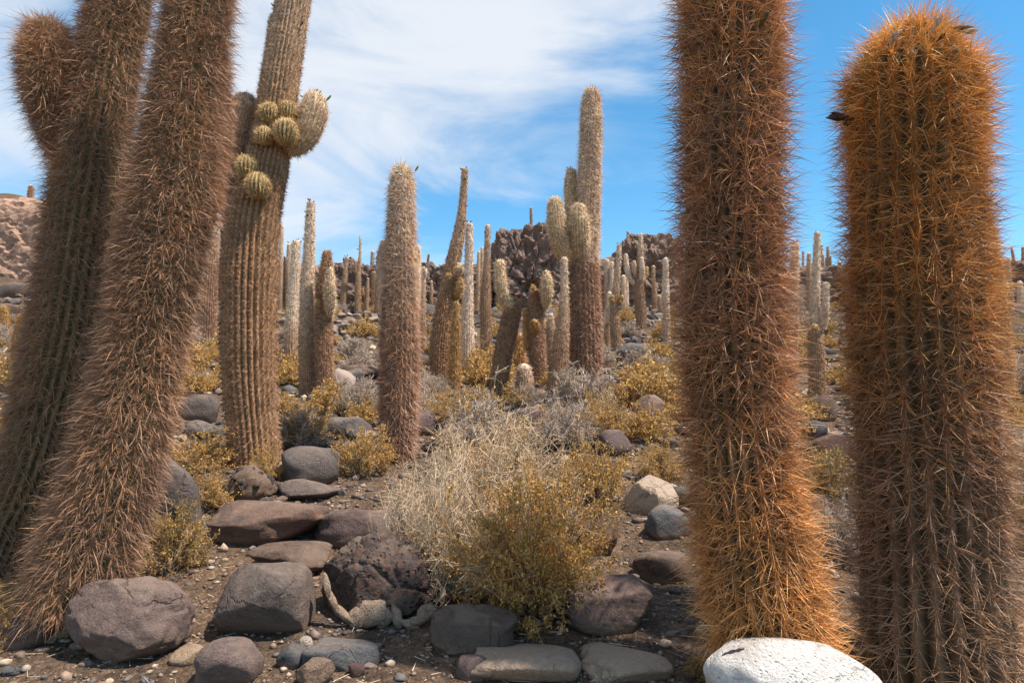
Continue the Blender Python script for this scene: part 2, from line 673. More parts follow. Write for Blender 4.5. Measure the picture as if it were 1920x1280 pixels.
def place_rock(name, label, box, kind, mat, seed, depth_ratio=0.8, tint=(1, 1, 1), embed=0.16, roll=0.0, sub=4, yaw=0.0, group=None):
    """box = outline in photograph pixels; the contact row is its lower edge"""
    x0, y0, x1, y1 = box
    cx = (x0 + x1) / 2
    g = ground_hit(cx, y1 - 0.06 * (y1 - y0))
    s = scale_at(g)
    w = (x1 - x0) * s
    dp = w * depth_ratio
    drop = (CAM_H - g[2]) / g[1]
    hgt = max((y1 - y0) * s - dp * 0.45 * max(drop, 0), 0.35 * (y1 - y0) * s) * (1 + embed)
    yc = g[1] + dp * 0.40
    xc = g[0] * yc / g[1]
    zc = g[2] + hgt * (0.5 - embed)
    o = obj(name, rock_mesh(kind, seed, (w * 1.02, dp, hgt), sub), mat, None, (xc, yc, zc))
    o.rotation_euler = (0, roll, yaw)
    o.color = (*tint, 1)
    if label:
        tag(o, label, 'rock', group)
    return o


boulder_mauve = place_rock('boulder', 'large mauve boulder with a flat chipped top at the foot of the leaning hairy cactus', (122, 1083, 350, 1262), 'angular', M_MAUVE, 11, 0.75, (1.0, .96, .93), sub=5)
place_rock('boulder', 'smooth rounded grey-brown boulder beside the black porous boulder', (406, 1058, 584, 1212), 'cube', M_GREY, 21, 0.85, (1.25, 1.15, 1.08), sub=5)
place_rock('boulder', 'smooth pinkish-brown rounded stone lying in front of the smooth grey-brown boulder', (368, 1202, 488, 1304), 'round', M_MAUVE, 32, 0.9, (.95, .93, .92), sub=4)
black = place_rock('boulder', 'black porous lava boulder with a rusty patch and pale crust round its foot', (598, 988, 822, 1180), 'lava', M_BLACK, 43, 0.85, embed=0.12, sub=6)
place_rock('rock_slab', 'long flat slab with rusty red streaks lying across the gravel', (396, 940, 618, 1026), 'slab', M_RED, 51, 0.6, (1.1, 1.0, .95), sub=5)
place_rock('rock_slab', 'dark purple-brown low rock between the red-streaked slab and the big thorny bush', (588, 952, 770, 1032), 'slab', M_MAUVE, 63, 0.7, (.66, .62, .64), sub=4)
place_rock('boulder', 'dark grey boulder with a domed top next to the stout cactus with round pups', (524, 836, 638, 916), 'round', M_GREY, 71, 0.9, (1.0, .98, .98), sub=4)
place_rock('rock', 'low brown rock behind the smooth grey-brown boulder', (466, 1020, 618, 1088), 'angular', M_BROWN, 82, 0.8, (.95, .9, .9), sub=4)
place_rock('boulder', 'flat dark boulder with sandy brown flanks in front of the big thorny bush', (804, 1142, 972, 1236), 'slab', M_BROWN, 95, 0.75, (.8, .8, .82), sub=5)
place_rock('boulder', 'blocky mauve boulder beside the yellow-green side of the big bush', (1058, 1082, 1232, 1194), 'block', M_MAUVE, 104, 0.8, (.92, .86, .86), sub=5)
place_rock('rock', 'pale beige rock lit by the sun at the edge of the gravel path', (1166, 892, 1274, 972), 'angular', M_BEIGE, 113, 0.8, sub=4)
place_rock('rock', 'blue-grey smooth rock in front of the pale beige rock', (1206, 946, 1296, 1014), 'round', M_BLUE, 124, 0.9, (.85, .9, .95), sub=4)
place_rock('rock', 'low brown rock half buried beside the orange-spined cactus', (1186, 1036, 1300, 1100), 'round', M_BROWN, 131, 0.8, (.85, .82, .82), sub=4)
white_stone = place_rock('painted_stone', 'whitewashed stone with a small black mark in front of the orange cacti', (1318, 1200, 1660, 1400), 'pebble', M_WHITE, 149, 0.55, embed=0.1, roll=0.16, sub=5)
place_rock('rock', 'dark mauve stone at the end of the cracked beige slab', (856, 1230, 918, 1284), 'round', M_MAUVE, 152, 0.9, (.8, .75, .78), sub=3)
place_rock('boulder', 'smooth dark grey boulder behind the leaning hairy cactus', (268, 858, 372, 1005), 'round', M_GREY, 161, 0.9, (1.05, 1, 1), sub=4)
place_rock('rock', 'dark round rock left of the stout cactus with round pups', (338, 740, 412, 800), 'round', M_GREY, 172, 0.9, (.9, .85, .82), sub=4)
place_rock('rock', 'grey stone under the dark round rock beside the yellow bush', (346, 788, 414, 828), 'angular', M_GREY, 183, 0.9, (1.0, 1, 1), sub=3)
place_rock('rock', 'flat blue-grey rock in the soil in front of the black boulder', (566, 1204, 714, 1264), 'slab', M_BLUE, 191, 0.6, (.8, .84, .88), embed=0.3, sub=4)
place_rock('rock', 'small slate-dark rock beside the flat blue-grey rock', (518, 1208, 580, 1258), 'angular', M_BLUE, 202, 0.8, (.5, .56, .62), sub=3)
place_rock('rock', 'crumbly brown clod of stone with pale corners', (556, 1236, 628, 1296), 'lava', M_CRUST, 213, 0.9, (.62, .58, .56), sub=4)
place_rock('rock', 'white-veined pebble the size of a fist below the black boulder', (560, 1194, 586, 1222), 'pebble', M_WHITE, 216, 0.9, (.6, .55, .5), sub=3)
place_rock('rock', 'small dark red pebble beside the flat blue-grey rock', (652, 1246, 684, 1272), 'pebble', M_RED, 218, 0.9, (.9, .7, .7), sub=3)
place_rock('rock', 'pale yellowish flat stone lying in the gravel between two smooth boulders', (318, 1212, 378, 1252), 'slab', M_BEIGE, 219, 0.8, (.75, .7, .62), sub=3)
place_rock('rock', 'mauve rock to the right of the thick shaggy cactus', (770, 768, 832, 822), 'angular', M_MAUVE, 221, 0.9, (.85, .8, .82), sub=3)
place_rock('rock', 'dome-shaped mauve rock below the tilted brown cactus', (966, 762, 1036, 802), 'round', M_MAUVE, 232, 0.9, (.85, .85, .9), sub=3)
place_rock('rock', 'rounded grey rock behind the yellow bush', (866, 752, 934, 792), 'round', M_GREY, 241, 0.9, (1.2, 1.15, 1.15), sub=3)
place_rock('rock', 'pinkish wedge-shaped rock beside the small round orange cactus', (1182, 740, 1248, 788), 'angular', M_MAUVE, 252, 0.9, (1.2, 1.1, 1.08), sub=3)
place_rock('rock', 'dark rock leaning behind the ochre bush by the gravel path', (1112, 806, 1184, 862), 'angular', M_MAUVE, 263, 0.8, (.7, .66, .68), sub=3)
place_rock('rock', 'black porous rock under the ochre bush', (1034, 900, 1128, 956), 'lava', M_BLACK, 271, 0.8, (1.3, 1.2, 1.15), sub=4)
place_rock('rock', 'rust-brown wedge of rock rising out of the big bush', (1062, 962, 1158, 1050), 'angular', M_RED, 283, 0.7, (1.15, 1.05, 1.0), sub=4)
place_rock('rock', 'dusty mauve rock seen through the twigs of the big bush', (966, 946, 1068, 1014), 'angular', M_MAUVE, 291, 0.8, (1.05, 1, 1), sub=3)
place_rock('rock', 'long dark rock behind the bushy yellow shrub', (586, 782, 696, 828), 'slab', M_GREY, 302, 0.7, (.95, .95, 1), sub=3)
place_rock('rock_slab', 'flat mauve slab with a dry twig over it behind the big thorny bush', (794, 810, 924, 856), 'slab', M_MAUVE, 313, 0.8, (.95, .9, .9), sub=4)
place_rock('rock_slab', 'low grey slab between the domed grey boulder and the red-streaked slab', (524, 898, 646, 944), 'slab', M_GREY, 322, 0.8, (1.2, 1.1, 1.05), sub=4)
place_rock('rock', 'dark oval rock seen between the two orange cacti', (1496, 788, 1550, 828), 'round', M_BLUE, 331, 0.9, (.55, .55, .58), sub=3)
place_rock('rock', 'brown pointed rock at the foot of the candelabra cactus', (1514, 742, 1574, 794), 'angular', M_BROWN, 343, 0.9, (1.2, 1.1, 1.1), sub=3)
place_rock('rock_slab', 'dark red slab seen between the two orange cacti', (1500, 814, 1604, 858), 'slab', M_RED, 351, 0.8, (.8, .62, .62), sub=3)
place_rock('rock', 'brown rock half hidden behind the yellow bush by the hairy cacti', (-20, 1140, 116, 1222), 'round', M_MAUVE, 362, 0.8, (.75, .68, .65), sub=4)
place_rock('rock', 'bluish flat pebble on the bare soil by the mauve boulder', (4, 1250, 38, 1268), 'pebble', M_BLUE, 364, 0.8, (.8, .85, .9), sub=3)
place_rock('rock', 'cracked brown boulder above the grey dry bush', (628, 684, 716, 716), 'angular', M_BROWN, 372, 0.9, (.95, .85, .8), sub=3)
place_rock('rock', 'pale split boulder tucked against the cactus pair with an arm', (618, 690, 668, 742), 'angular', M_PALESTONE, 383, 0.9, sub=3)
place_rock('rock', 'black rounded stone at the foot of the cactus pair with an arm', (574, 736, 620, 762), 'round', M_GREY, 391, 0.9, (.6, .62, .66), sub=3)
place_rock('rock', 'grey-mauve boulder up the slope from the small round orange cactus', (1176, 668, 1232, 698), 'angular', M_MAUVE, 402, 0.9, (.72, .7, .72), sub=3)

# the beige slab at the bottom of the scene is split by a crack into two halves
sl = ground_hit(1060, 1276)
slab = thing('rock_slab', 'pale beige slab split by a crack beside the whitewashed stone', 'rock', tuple(sl))
for k, (x0, x1, y0, sd) in enumerate(((868, 1095, 1234, 411), (1085, 1262, 1246, 427))):
    s = scale_at(sl)
    w = (x1 - x0) * s
    me = rock_mesh('slab', sd, (w, .42, .17), 4)
    c = at((x0 + x1) / 2, 1262, sl[1] + .12)
    o = obj('slab_half', me, M_BEIGE, slab, (c[0] - sl[0], .12 + .02 * k, .03 - .02 * k))
    o.color = (.85, .82, .8, 1)

# pale crust stuck to the foot of the black boulder
bl = black.location
for k, (px, py, wpx, hpx, rot) in enumerate(((612, 1098, 13, 50, -.25), (622, 1128, 14, 54, -.55), (645, 1156, 18, 50, -.95), (668, 1160, 34, 40, -.5), (694, 1148, 62, 56, .05), (716, 1160, 40, 42, .3), (744, 1158, 20, 50, -.3), (766, 1172, 44, 20, .15), (800, 1150, 44, 34, -.6), (786, 1164, 40, 22, -.35))):
    g = ground_hit(px, 1176)
    p = at(px, py, g[1] - 0.02)
    s = scale_at(p)
    o = obj('crust', rock_mesh('angular', 500 + k, (wpx * s, .05, hpx * s), 3), M_CRUST, black, (p[0] - bl.x, p[1] - bl.y + .015, p[2] - bl.z))
    o.rotation_euler = (-.25, rot, 0)

# the black mark on the whitewashed stone
me_w = white_stone.data
bvh = BVHTree.FromPolygons([v.co[:] for v in me_w.vertices], [p.vertices[:] for p in me_w.polygons])
wl = np.array(white_stone.location)
rot = white_stone.rotation_euler.to_matrix()
rot_i = rot.transposed()
mv = []
for i in range(9):
    for j in range(3):
        f = i / 8
        px, py = 1354 + 42 * f, 1228 - 12 * f ** 0.7 + (j - 1) * (3.0 + 1.2 * math.sin(i * 2.3)) * math.sin(math.pi * (0.12 + 0.8 * (1 - f)))
        o3 = rot_i @ (Vector((0, 0, CAM_H)) - Vector(wl))
        dr = rot_i @ Vector(ray(px, py)).normalized()
        hit = bvh.ray_cast(o3, dr)
        mv.append((hit[0] + hit[1] * 0.002)[:] if hit[0] is not None else (0, 0, 0))
mq = [[i * 3 + j, i * 3 + 3 + j, i * 3 + 4 + j, i * 3 + 1 + j] for i in range(8) for j in range(2)]
mk = make_mesh('mark', np.array(mv), [np.array(mq)], np.tile([[.02, .02, .025]], (27, 1)))
obj('painted_mark', mk, M_BUD, white_stone)

# conglomerate lump studded with dark pebbles
cg = place_rock('conglomerate_rock', 'lump of conglomerate studded with dark pebbles between two yellow bushes', (408, 872, 522, 948), 'lava', M_CRUST, 431, 0.8, (.55, .5, .48), sub=4)
pebs = [rock_mesh('pebble', 440 + k, (1, 1, .75), 2) for k in range(3)]
rg = np.random.default_rng(55)
cv = np.array([v.co[:] for v in cg.data.vertices])
for k in range(70):
    c = cv[rg.integers(len(cv))]
    if c[2] < -0.02:
        continue
    o = obj('pebble', pebs[k % 3], M_GREY if k % 4 else M_BLUE, cg, tuple(c))
    sc = rg.uniform(.035, .085)
    o.scale = (sc, sc * .8, sc * .8)
    o.rotation_euler = tuple(rg.uniform(0, 3, 3))
    tn = rg.uniform(.6, 1.2)
    o.color = (tn, tn, tn, 1)

# rocks strewn over the slope
TYPES = [('angular', M_MAUVE), ('round', M_GREY), ('angular', M_GREY), ('round', M_MAUVE), ('slab', M_BROWN), ('angular', M_RED), ('round', M_BLUE), ('angular', M_PALESTONE)]
LAB = {'mauve_andesite': 'mauve-brown rock strewn among the shrubs on the slope', 'grey_basalt': 'dark grey rock strewn among the shrubs on the slope',
       'brown_rock': 'flat brown rock strewn among the shrubs on the slope', 'reddish_rock': 'rusty reddish rock strewn among the shrubs on the slope',
       'blue_grey_rock': 'blue-grey rock strewn among the shrubs on the slope', 'pale_rubble': 'pale sun-bleached rock strewn among the shrubs on the slope'}
GRP = {k: v.replace(' rock ', ' rocks ') for k, v in LAB.items()}
protos = []
for k, (kd, mt) in enumerate(TYPES):
    for j in range(2):
        me = rock_mesh(kd, 600 + 10 * k + j, (1, .85, .62 if kd != 'slab' else .4), 3)
        me.materials.append(mt)
        protos.append((me, mt))
W_ROCK = np.array([3, 3, 3, 2, 1.6, .9, 1.1, 1.2]).repeat(2)
W_ROCK = W_ROCK / W_ROCK.sum()
placed = []
DEFER = []
ADJ = {'mauve_andesite': 'mauve', 'grey_basalt': 'grey', 'brown_rock': 'flat brown', 'reddish_rock': 'rusty', 'blue_grey_rock': 'blue-grey', 'pale_rubble': 'sun-bleached'}


def size_word(v, lim):
    return 'small' if v < lim[0] else 'middling' if v < lim[1] else 'large'




def strewn(x, y, size, rg):
    k = rg.choice(len(protos), p=W_ROCK)
    me, mt = protos[k]
    s = size * rg.uniform(.8, 1.2)
    o = obj('strewn_rock', me, None, None, (x, y, gz(x, y) + s * .12))
    o.scale = (s, s * rg.uniform(.75, 1.1), s * rg.uniform(.75, 1.1))
    o.rotation_euler = (rg.uniform(-.25, .25), rg.uniform(-.25, .25), rg.uniform(0, 6.28))
    t = rg.uniform(.55, 1.15)
    o.color = (t, t * rg.uniform(.95, 1.0), t * rg.uniform(.93, 1.0), 1)
    DEFER.append((o, size_word(size / y * FPX, (24, 45)), ('dark ' if t < .72 else 'pale ' if t > 1.02 else '') + ADJ[mt.name], 'rock', GRP[mt.name]))


rg = np.random.default_rng(99)
n = 0
while n < 285:
    y = 5.6 + 29 * rg.uniform() ** 1.35
    x = rg.uniform(-.82, .82) * y
    if y < 7.5 and (-.9 < x / y * 7 < 2.4) and rg.uniform() < .5:
        continue
    size = y / FPX * rg.choice([20, 30, 42, 58, 80], p=[.25, .3, .24, .14, .07])
    size = min(size, 1.4)
    if any((x - a) ** 2 + (y - b) ** 2 < (.5 * (size + c)) ** 2 for a, b, c in placed):
        continue
    placed.append((x, y, size))
    strewn(x, y, size, rg)
    n += 1


# gravel, chips and dead twigs: too many to count
def build_gravel():
    rg = np.random.default_rng(5)
    OCT_V = np.array([[1, 0, 0], [0, 1, 0], [-1, 0, 0], [0, -1, 0], [0, 0, 1], [0, 0, -1]], float)
    OCT_F = np.array([[0, 1, 4], [1, 2, 4], [2, 3, 4], [3, 0, 4], [1, 0, 5], [2, 1, 5], [3, 2, 5], [0, 3, 5]])
    N1, N2 = 1500, 7000
    V, F, K = [], [], []
    off = 0
    pal = np.array([[.13, .112, .1], [.2, .15, .122], [.105, .10, .097], [.26, .18, .13], [.36, .275, .2], [.17, .12, .092], [.42, .36, .29]])
    wp = np.array([.21, .25, .12, .18, .12, .1, .02])
    for N, sub, ymin, ymax, pw in ((N1, 1, 2.6, 6.5, 1.2), (3500, 1, 2.6, 7.5, 1.2), (22000, 0, 2.5, 9.5, 1.25), (N2, 1, 3.0, 26, 1.5)):
        near_ = ymax < 7
        bv, bf = ico(sub + 1 if near_ else sub) if sub else (OCT_V, OCT_F)
        y = ymin + (ymax - ymin) * rg.uniform(size=N) ** pw
        x = rg.uniform(-.85, .85, N) * y
        base = .0055 + .030 * rg.uniform(size=N) ** 4.5
        s = base * np.clip(y / 4.5, .8, 3.6) * (1 if near_ else .75 if ymax < 10 else 1.5)
        z = ground_z(x, y)
        sc = s[:, None] * rg.uniform(.6, 1.2, (N, 3)) * np.array([1.15, 1.0, .6])
        ang = rg.uniform(0, 6.28, N)
        jit = 1 + .28 * rg.normal(size=(N, len(bv), 1)) * (.45 if near_ else .8)
        loc = bv[None] * jit * sc[:, None, :]
        ca, sa = np.cos(ang)[:, None], np.sin(ang)[:, None]
        lx = loc[..., 0] * ca - loc[..., 1] * sa
        ly = loc[..., 0] * sa + loc[..., 1] * ca
        vv = np.stack([lx + x[:, None], ly + y[:, None], loc[..., 2] + (z + sc[:, 2] * .25)[:, None]], -1)
        V.append(vv.reshape(-1, 3))
        F.append((bf[None] + (off + np.arange(N) * len(bv))[:, None, None]).reshape(-1, 3))
        col = pal[rg.choice(len(pal), N, p=wp)] * rg.uniform(.7, 1.25, (N, 1))
        K.append(np.repeat(col, len(bv), 0))
        off += N * len(bv)
    o = obj('gravel', make_mesh('gravel', np.concatenate(V), [np.concatenate(F)], np.concatenate(K), smooth=True), M_GRAVEL)
    stuff(o)
    tag(o, 'loose grey and brown gravel scattered over the bare soil', 'gravel')
    # rubble: fist to head sized stones between the bigger rocks
    N = 3000
    bv, bf = ico(1)
    y = 5.5 + 28 * rg.uniform(size=N) ** 1.3
    x = rg.uniform(-.85, .85, N) * y
    s = y / FPX * rg.uniform(3.5, 13, N)
    z = ground_z(x, y)
    sc = s[:, None] * rg.uniform(.65, 1.2, (N, 3)) * np.array([1.1, 1.0, .75])
    loc = bv[None] * np.ones((N, 1, 1))
    for _ in range(5):
        nn = rg.normal(size=(N, 3))
        nn /= np.linalg.norm(nn, axis=1)[:, None]
        hh = np.einsum('nvk,nk->nv', loc, nn)
        loc = loc - nn[:, None] * np.maximum(hh - .55, 0)[..., None] * .9
    loc = loc * sc[:, None, :]
    vv = loc + np.stack([x, y, z + sc[:, 2] * .3], 1)[:, None]
    col = pal[rg.choice(len(pal), N, p=wp)] * rg.uniform(.65, 1.3, (N, 1))
    o = obj('rubble', make_mesh('rubble', vv.reshape(-1, 3), [(bf[None] + (np.arange(N) * len(bv))[:, None, None]).reshape(-1, 3)], np.repeat(col, len(bv), 0), smooth=False), M_GRAVEL)
    stuff(o)
    tag(o, 'loose angular rubble lying all over the slope between shrubs', 'rubble')
    # dead twigs and straw
    N = 1700
    y = 2.7 + 7 * rg.uniform(size=N) ** 1.6
    x = rg.uniform(-.8, .8, N) * y
    z = ground_z(x, y) + .006 + .012 * rg.uniform(size=N)
    a = rg.uniform(0, 6.28, N)
    ln = rg.uniform(.02, .11, N)
    p0 = np.stack([x, y, z], 1)
    p1 = p0 + np.stack([np.cos(a) * ln, np.sin(a) * ln, rg.normal(size=N) * .01], 1)
    pal = np.array([[.48, .38, .27], [.35, .26, .18], [.6, .52, .42], [.25, .19, .14]])
    v, q, c = prisms(p0, p1, .0007 * np.clip(y, 3, 8), .0004 * np.clip(y, 3, 8), pal[rg.integers(0, 4, N)])
    o = obj('dead_twigs', make_mesh('dead_twigs', v, [q], c), M_TWIG)
    stuff(o)
    tag(o, 'dry straw and broken cactus spines lying on the gravel', 'twigs')


build_gravel()


# ---------------------------------------------------------------- cliffs and outcrops on the crest
def outcrop(label, box, depth, dy, seed, sub=6, tint=(1, 1, 1), sink=1.2, name='rock_outcrop', rough=1.0):
    x0, y0, x1, y1 = box
    rg = np.random.default_rng(seed)
    a = at((x0 + x1) / 2, y1, depth)
    b = at((x0 + x1) / 2, y0, depth)
    s = scale_at(a)
    w = (x1 - x0) * s
    h = b[2] - a[2] + sink
    v, f = ico(sub)
    v = v.copy()
    off = rg.uniform(0, 40, 3)
    p = 6.5
    v = v / (np.abs(v) ** p).sum(1)[:, None] ** (1 / p)
    dims = np.array([w, dy, h]) / 2
    q = v * dims
    w1, w2, idn = worley(q * .42 + off)
    k1, k2, idk = worley(q * 1.25 + off + 9)
    r1 = np.array(_perm[idn]) / 255.0
    r2 = np.array(_perm[idk]) / 255.0
    disp = (.35 * (r1 - .5) - .25 * np.exp(-((w2 - w1) / .09) ** 2) + .5 * (r2 - .5) - .32 * np.exp(-((k2 - k1) / .1) ** 2) + .8 * fbm(q * .3 + off, 3) + .55 * fbm(q * 1.5 + off, 5, .65))
    nrm = v / np.linalg.norm(v, axis=1)[:, None]
    q = q + nrm * (disp * .62 * rough * min(1.0, h * .25))[:, None]
    lo, hi = q.min(0), q.max(0)
    q = (q - (lo + hi) / 2) / (hi - lo) * 2 * dims
    o = obj(name, make_mesh('outcrop', q, [f], smooth=False), M_CLIFF, None, ((a[0] + b[0]) / 2, depth + dy * .3, b[2] - h / 2))
    tint = tuple(np.array(tint) * np.array([1.12, 1.03, .95]))
    o.color = (*tint, 1)
    tag(o, label, 'rock outcrop')
    return o


outcrop('massive brown lava outcrop with one thin cactus on its flat top', (912, 408, 1072, 600), 32.5, 6, 1, tint=(.9, .85, .85), sub=6)
outcrop('rounded lava outcrop on the crest behind the many-armed candelabra cactus', (1160, 432, 1296, 600), 33, 6, 2, tint=(1.0, .95, .92))
outcrop('low saddle of broken lava between the two big outcrops', (1040, 466, 1190, 600), 33.5, 5, 3, tint=(.95, .9, .9), sub=5)
outcrop('jagged reddish-brown cliff band behind the stone wall', (606, 480, 764, 606), 32.5, 4.5, 4, tint=(.88, .82, .82))
outcrop('ragged brown cliff end beside the stout cactus with round pups', (496, 476, 634, 606), 33, 4.5, 5, tint=(1.05, .95, .92), sub=5)
outcrop('dark broken cliff face behind the leaning pale cactus with buds', (736, 484, 934, 606), 33, 4.5, 6, tint=(.85, .8, .8))
outcrop('dark cliff seen between the hairy cacti and the stout cactus', (336, 398, 456, 606), 33.5, 5, 7, tint=(.8, .75, .75), sub=5)  # tint darkens the breccia evenly
outcrop('dark lava ridge seen between the two orange cacti', (1440, 488, 1680, 585), 34, 5, 8, tint=(.8, .75, .75), sub=5)
outcrop('dark lava ridge on the skyline right of the orange cacti', (1780, 484, 1990, 560), 35, 5, 9, tint=(.8, .74, .74), sub=5)
outcrop('pale pinkish hillside bluff below the single skyline cactus', (-150, 374, 175, 590), 36, 10, 10, tint=(1.8, 1.6, 1.46), sub=6, rough=.4)

# dry stone wall half way up the slope
wg = ground_hit(640, 632)
wall = thing('stone_wall', 'tumbled dry-stone wall of pale pinkish stones below the cliff', 'wall', tuple(wg))
wst = [rock_mesh('angular', 700 + k, (1, .8, .7), 3) for k in range(5)]
rg = np.random.default_rng(31)
for row in range(4):
    px = 514 + rg.uniform(0, 14)
    while px < 728:
        wpx = rg.uniform(13, 34) * (1 - .1 * row)
        p = at(px + wpx / 2, 624 - row * 11 + rg.uniform(-4, 4), wg[1] + row * .22)
        s = scale_at(p) * wpx
        o = obj('stone', wst[rg.integers(5)], M_PALESTONE, wall, tuple(p - wg))
        o.scale = (s * 1.08, s * 1.1, s * rg.uniform(.75, 1.05))
        o.rotation_euler = (rg.uniform(-.3, .3), rg.uniform(-.4, .4), rg.uniform(0, 6.28))
        t = rg.uniform(.5, 1.15)
        o.color = (t, t * .96, t * .94, 1)
        px += wpx * rg.uniform(.8, .98)
        if row == 3 and 560 < px < 640:
            px += 70


# ---------------------------------------------------------------- cacti
def catmull(P, n):
    P = np.asarray(P, float)
    if len(P) == 2:
        t = np.linspace(0, 1, n)[:, None]
        return P[0] * (1 - t) + P[1] * t
    Q = np.concatenate([[2 * P[0] - P[1]], P, [2 * P[-1] - P[-2]]])
    u = np.linspace(0, len(P) - 1 - 1e-6, n)
    i = u.astype(int)
    t = (u - i)[:, None]
    a, b, c, d_ = Q[i], Q[i + 1], Q[i + 2], Q[i + 3]
    return .5 * (2 * b + (c - a) * t + (2 * a - 5 * b + 4 * c - d_) * t ** 2 + (3 * b - a - 3 * c + d_) * t ** 3)


STY = {
    # spine length, coverage, droop, spine colours from foot to tip, skin colours from foot to tip, ribs
    'orange': dict(L=.11, cov=1.6, droop=.10, cols=[(.58, .37, .15), (.55, .34, .14), (.34, .215, .125), (.46, .28, .14), (.66, .36, .10), (.76, .43, .12)], skin=[(.035, .03, .014), (.045, .038, .014)], ribs=24, bend=.12, tilt=(8, 75)),
    'hairy': dict(L=.075, cov=2.6, droop=.34, cols=[(.40, .26, .15), (.375, .24, .135), (.43, .295, .175)], skin=[(.055, .062, .02), (.08, .078, .03)], ribs=24, bend=.32, tilt=(10, 70)),
    'shaggy': dict(L=.066, cov=1.4, droop=.45, cols=[(.38, .24, .155), (.42, .265, .165), (.46, .30, .18), (.64, .49, .32), (.82, .69, .50)], skin=[(.13, .09, .05), (.17, .12, .07), (.46, .37, .24)], ribs=24, bend=.3, tilt=(10, 70)),
    'ribbed': dict(L=.034, cov=.95, droop=.2, cols=[(.40, .255, .155), (.44, .285, .16), (.48, .32, .18), (.66, .53, .36)], skin=[(.20, .122, .052), (.22, .14, .06), (.40, .29, .17)], ribs=28, bend=.1, tilt=(10, 75)),
    'pale': dict(L=.03, cov=.7, droop=.3, cols=[(.38, .245, .145), (.42, .28, .165), (.55, .42, .27), (.74, .61, .43), (.80, .69, .51)], skin=[(.22, .14, .068), (.25, .165, .082), (.46, .35, .22), (.58, .47, .315)], ribs=26, bend=.1, tilt=(20, 80)),
    'gold': dict(L=.04, cov=1.0, droop=.2, cols=[(.46, .26, .09), (.54, .31, .10), (.62, .43, .18)], skin=[(.2, .15, .055), (.28, .22, .1)], ribs=24, bend=.1, tilt=(10, 75)),
    'pup': dict(L=.03, cov=.5, droop=.0, cols=[(.52, .40, .20), (.62, .45, .22), (.72, .50, .22)], skin=[(.10, .105, .04), (.14, .14, .055)], ribs=18, bend=.0, tilt=(10, 70)),
    'cream': dict(L=.045, cov=.9, droop=.1, cols=[(.45, .31, .14), (.60, .44, .23), (.76, .60, .37), (.84, .71, .49)], skin=[(.19, .145, .06), (.28, .21, .10), (.44, .35, .20)], ribs=20, bend=.1, tilt=(15, 75)),
    'white': dict(L=.03, cov=.65, droop=.4, cols=[(.44, .29, .17), (.60, .46, .30), (.76, .64, .47), (.82, .72, .55)], skin=[(.28, .185, .10), (.46, .35, .22), (.60, .49, .34)], ribs=22, bend=.1, tilt=(20, 80)),
}


def lerp3(cols, t):
    cols = np.array(cols)
    t = np.clip(t, 0, 1) * (len(cols) - 1)
    i = np.minimum(t.astype(int), len(cols) - 2)
    f = (t - i)[:, None]
    return cols[i] * (1 - f) + cols[i + 1] * f


def tube_surface(P, R, close_top=True, close_bottom=False):
    """rings along the path with a dome at the end; returns centre, radius, tangent, frame arrays"""
    P = np.asarray(P)
    T = np.gradient(P, axis=0)
    T /= np.linalg.norm(T, axis=1)[:, None]
    if close_top:
        t, r = T[-1], R[-1]
        k = np.linspace(0.12, 1, 8) * math.pi / 2
        P = np.concatenate([P, P[-1] + t * (r * np.sin(k) * 1.05)[:, None]])
        R = np.concatenate([R, r * np.maximum(np.cos(k), .03)])
        T = np.concatenate([T, np.tile(t, (8, 1))])
    if close_bottom:
        t, r = T[0], R[0]
        k = np.linspace(1, .12, 6) * math.pi / 2
        P = np.concatenate([P[0] - t * (r * np.sin(k))[:, None], P])
        R = np.concatenate([r * np.maximum(np.cos(k), .03), R])
        T = np.concatenate([np.tile(t, (6, 1)), T])
    e1 = np.cross(np.array([[0, 1.0, 0]]), T)
    e1 /= np.linalg.norm(e1, axis=1)[:, None] + 1e-9
    e2 = np.cross(T, e1)
    return P, np.asarray(R), T, e1, e2


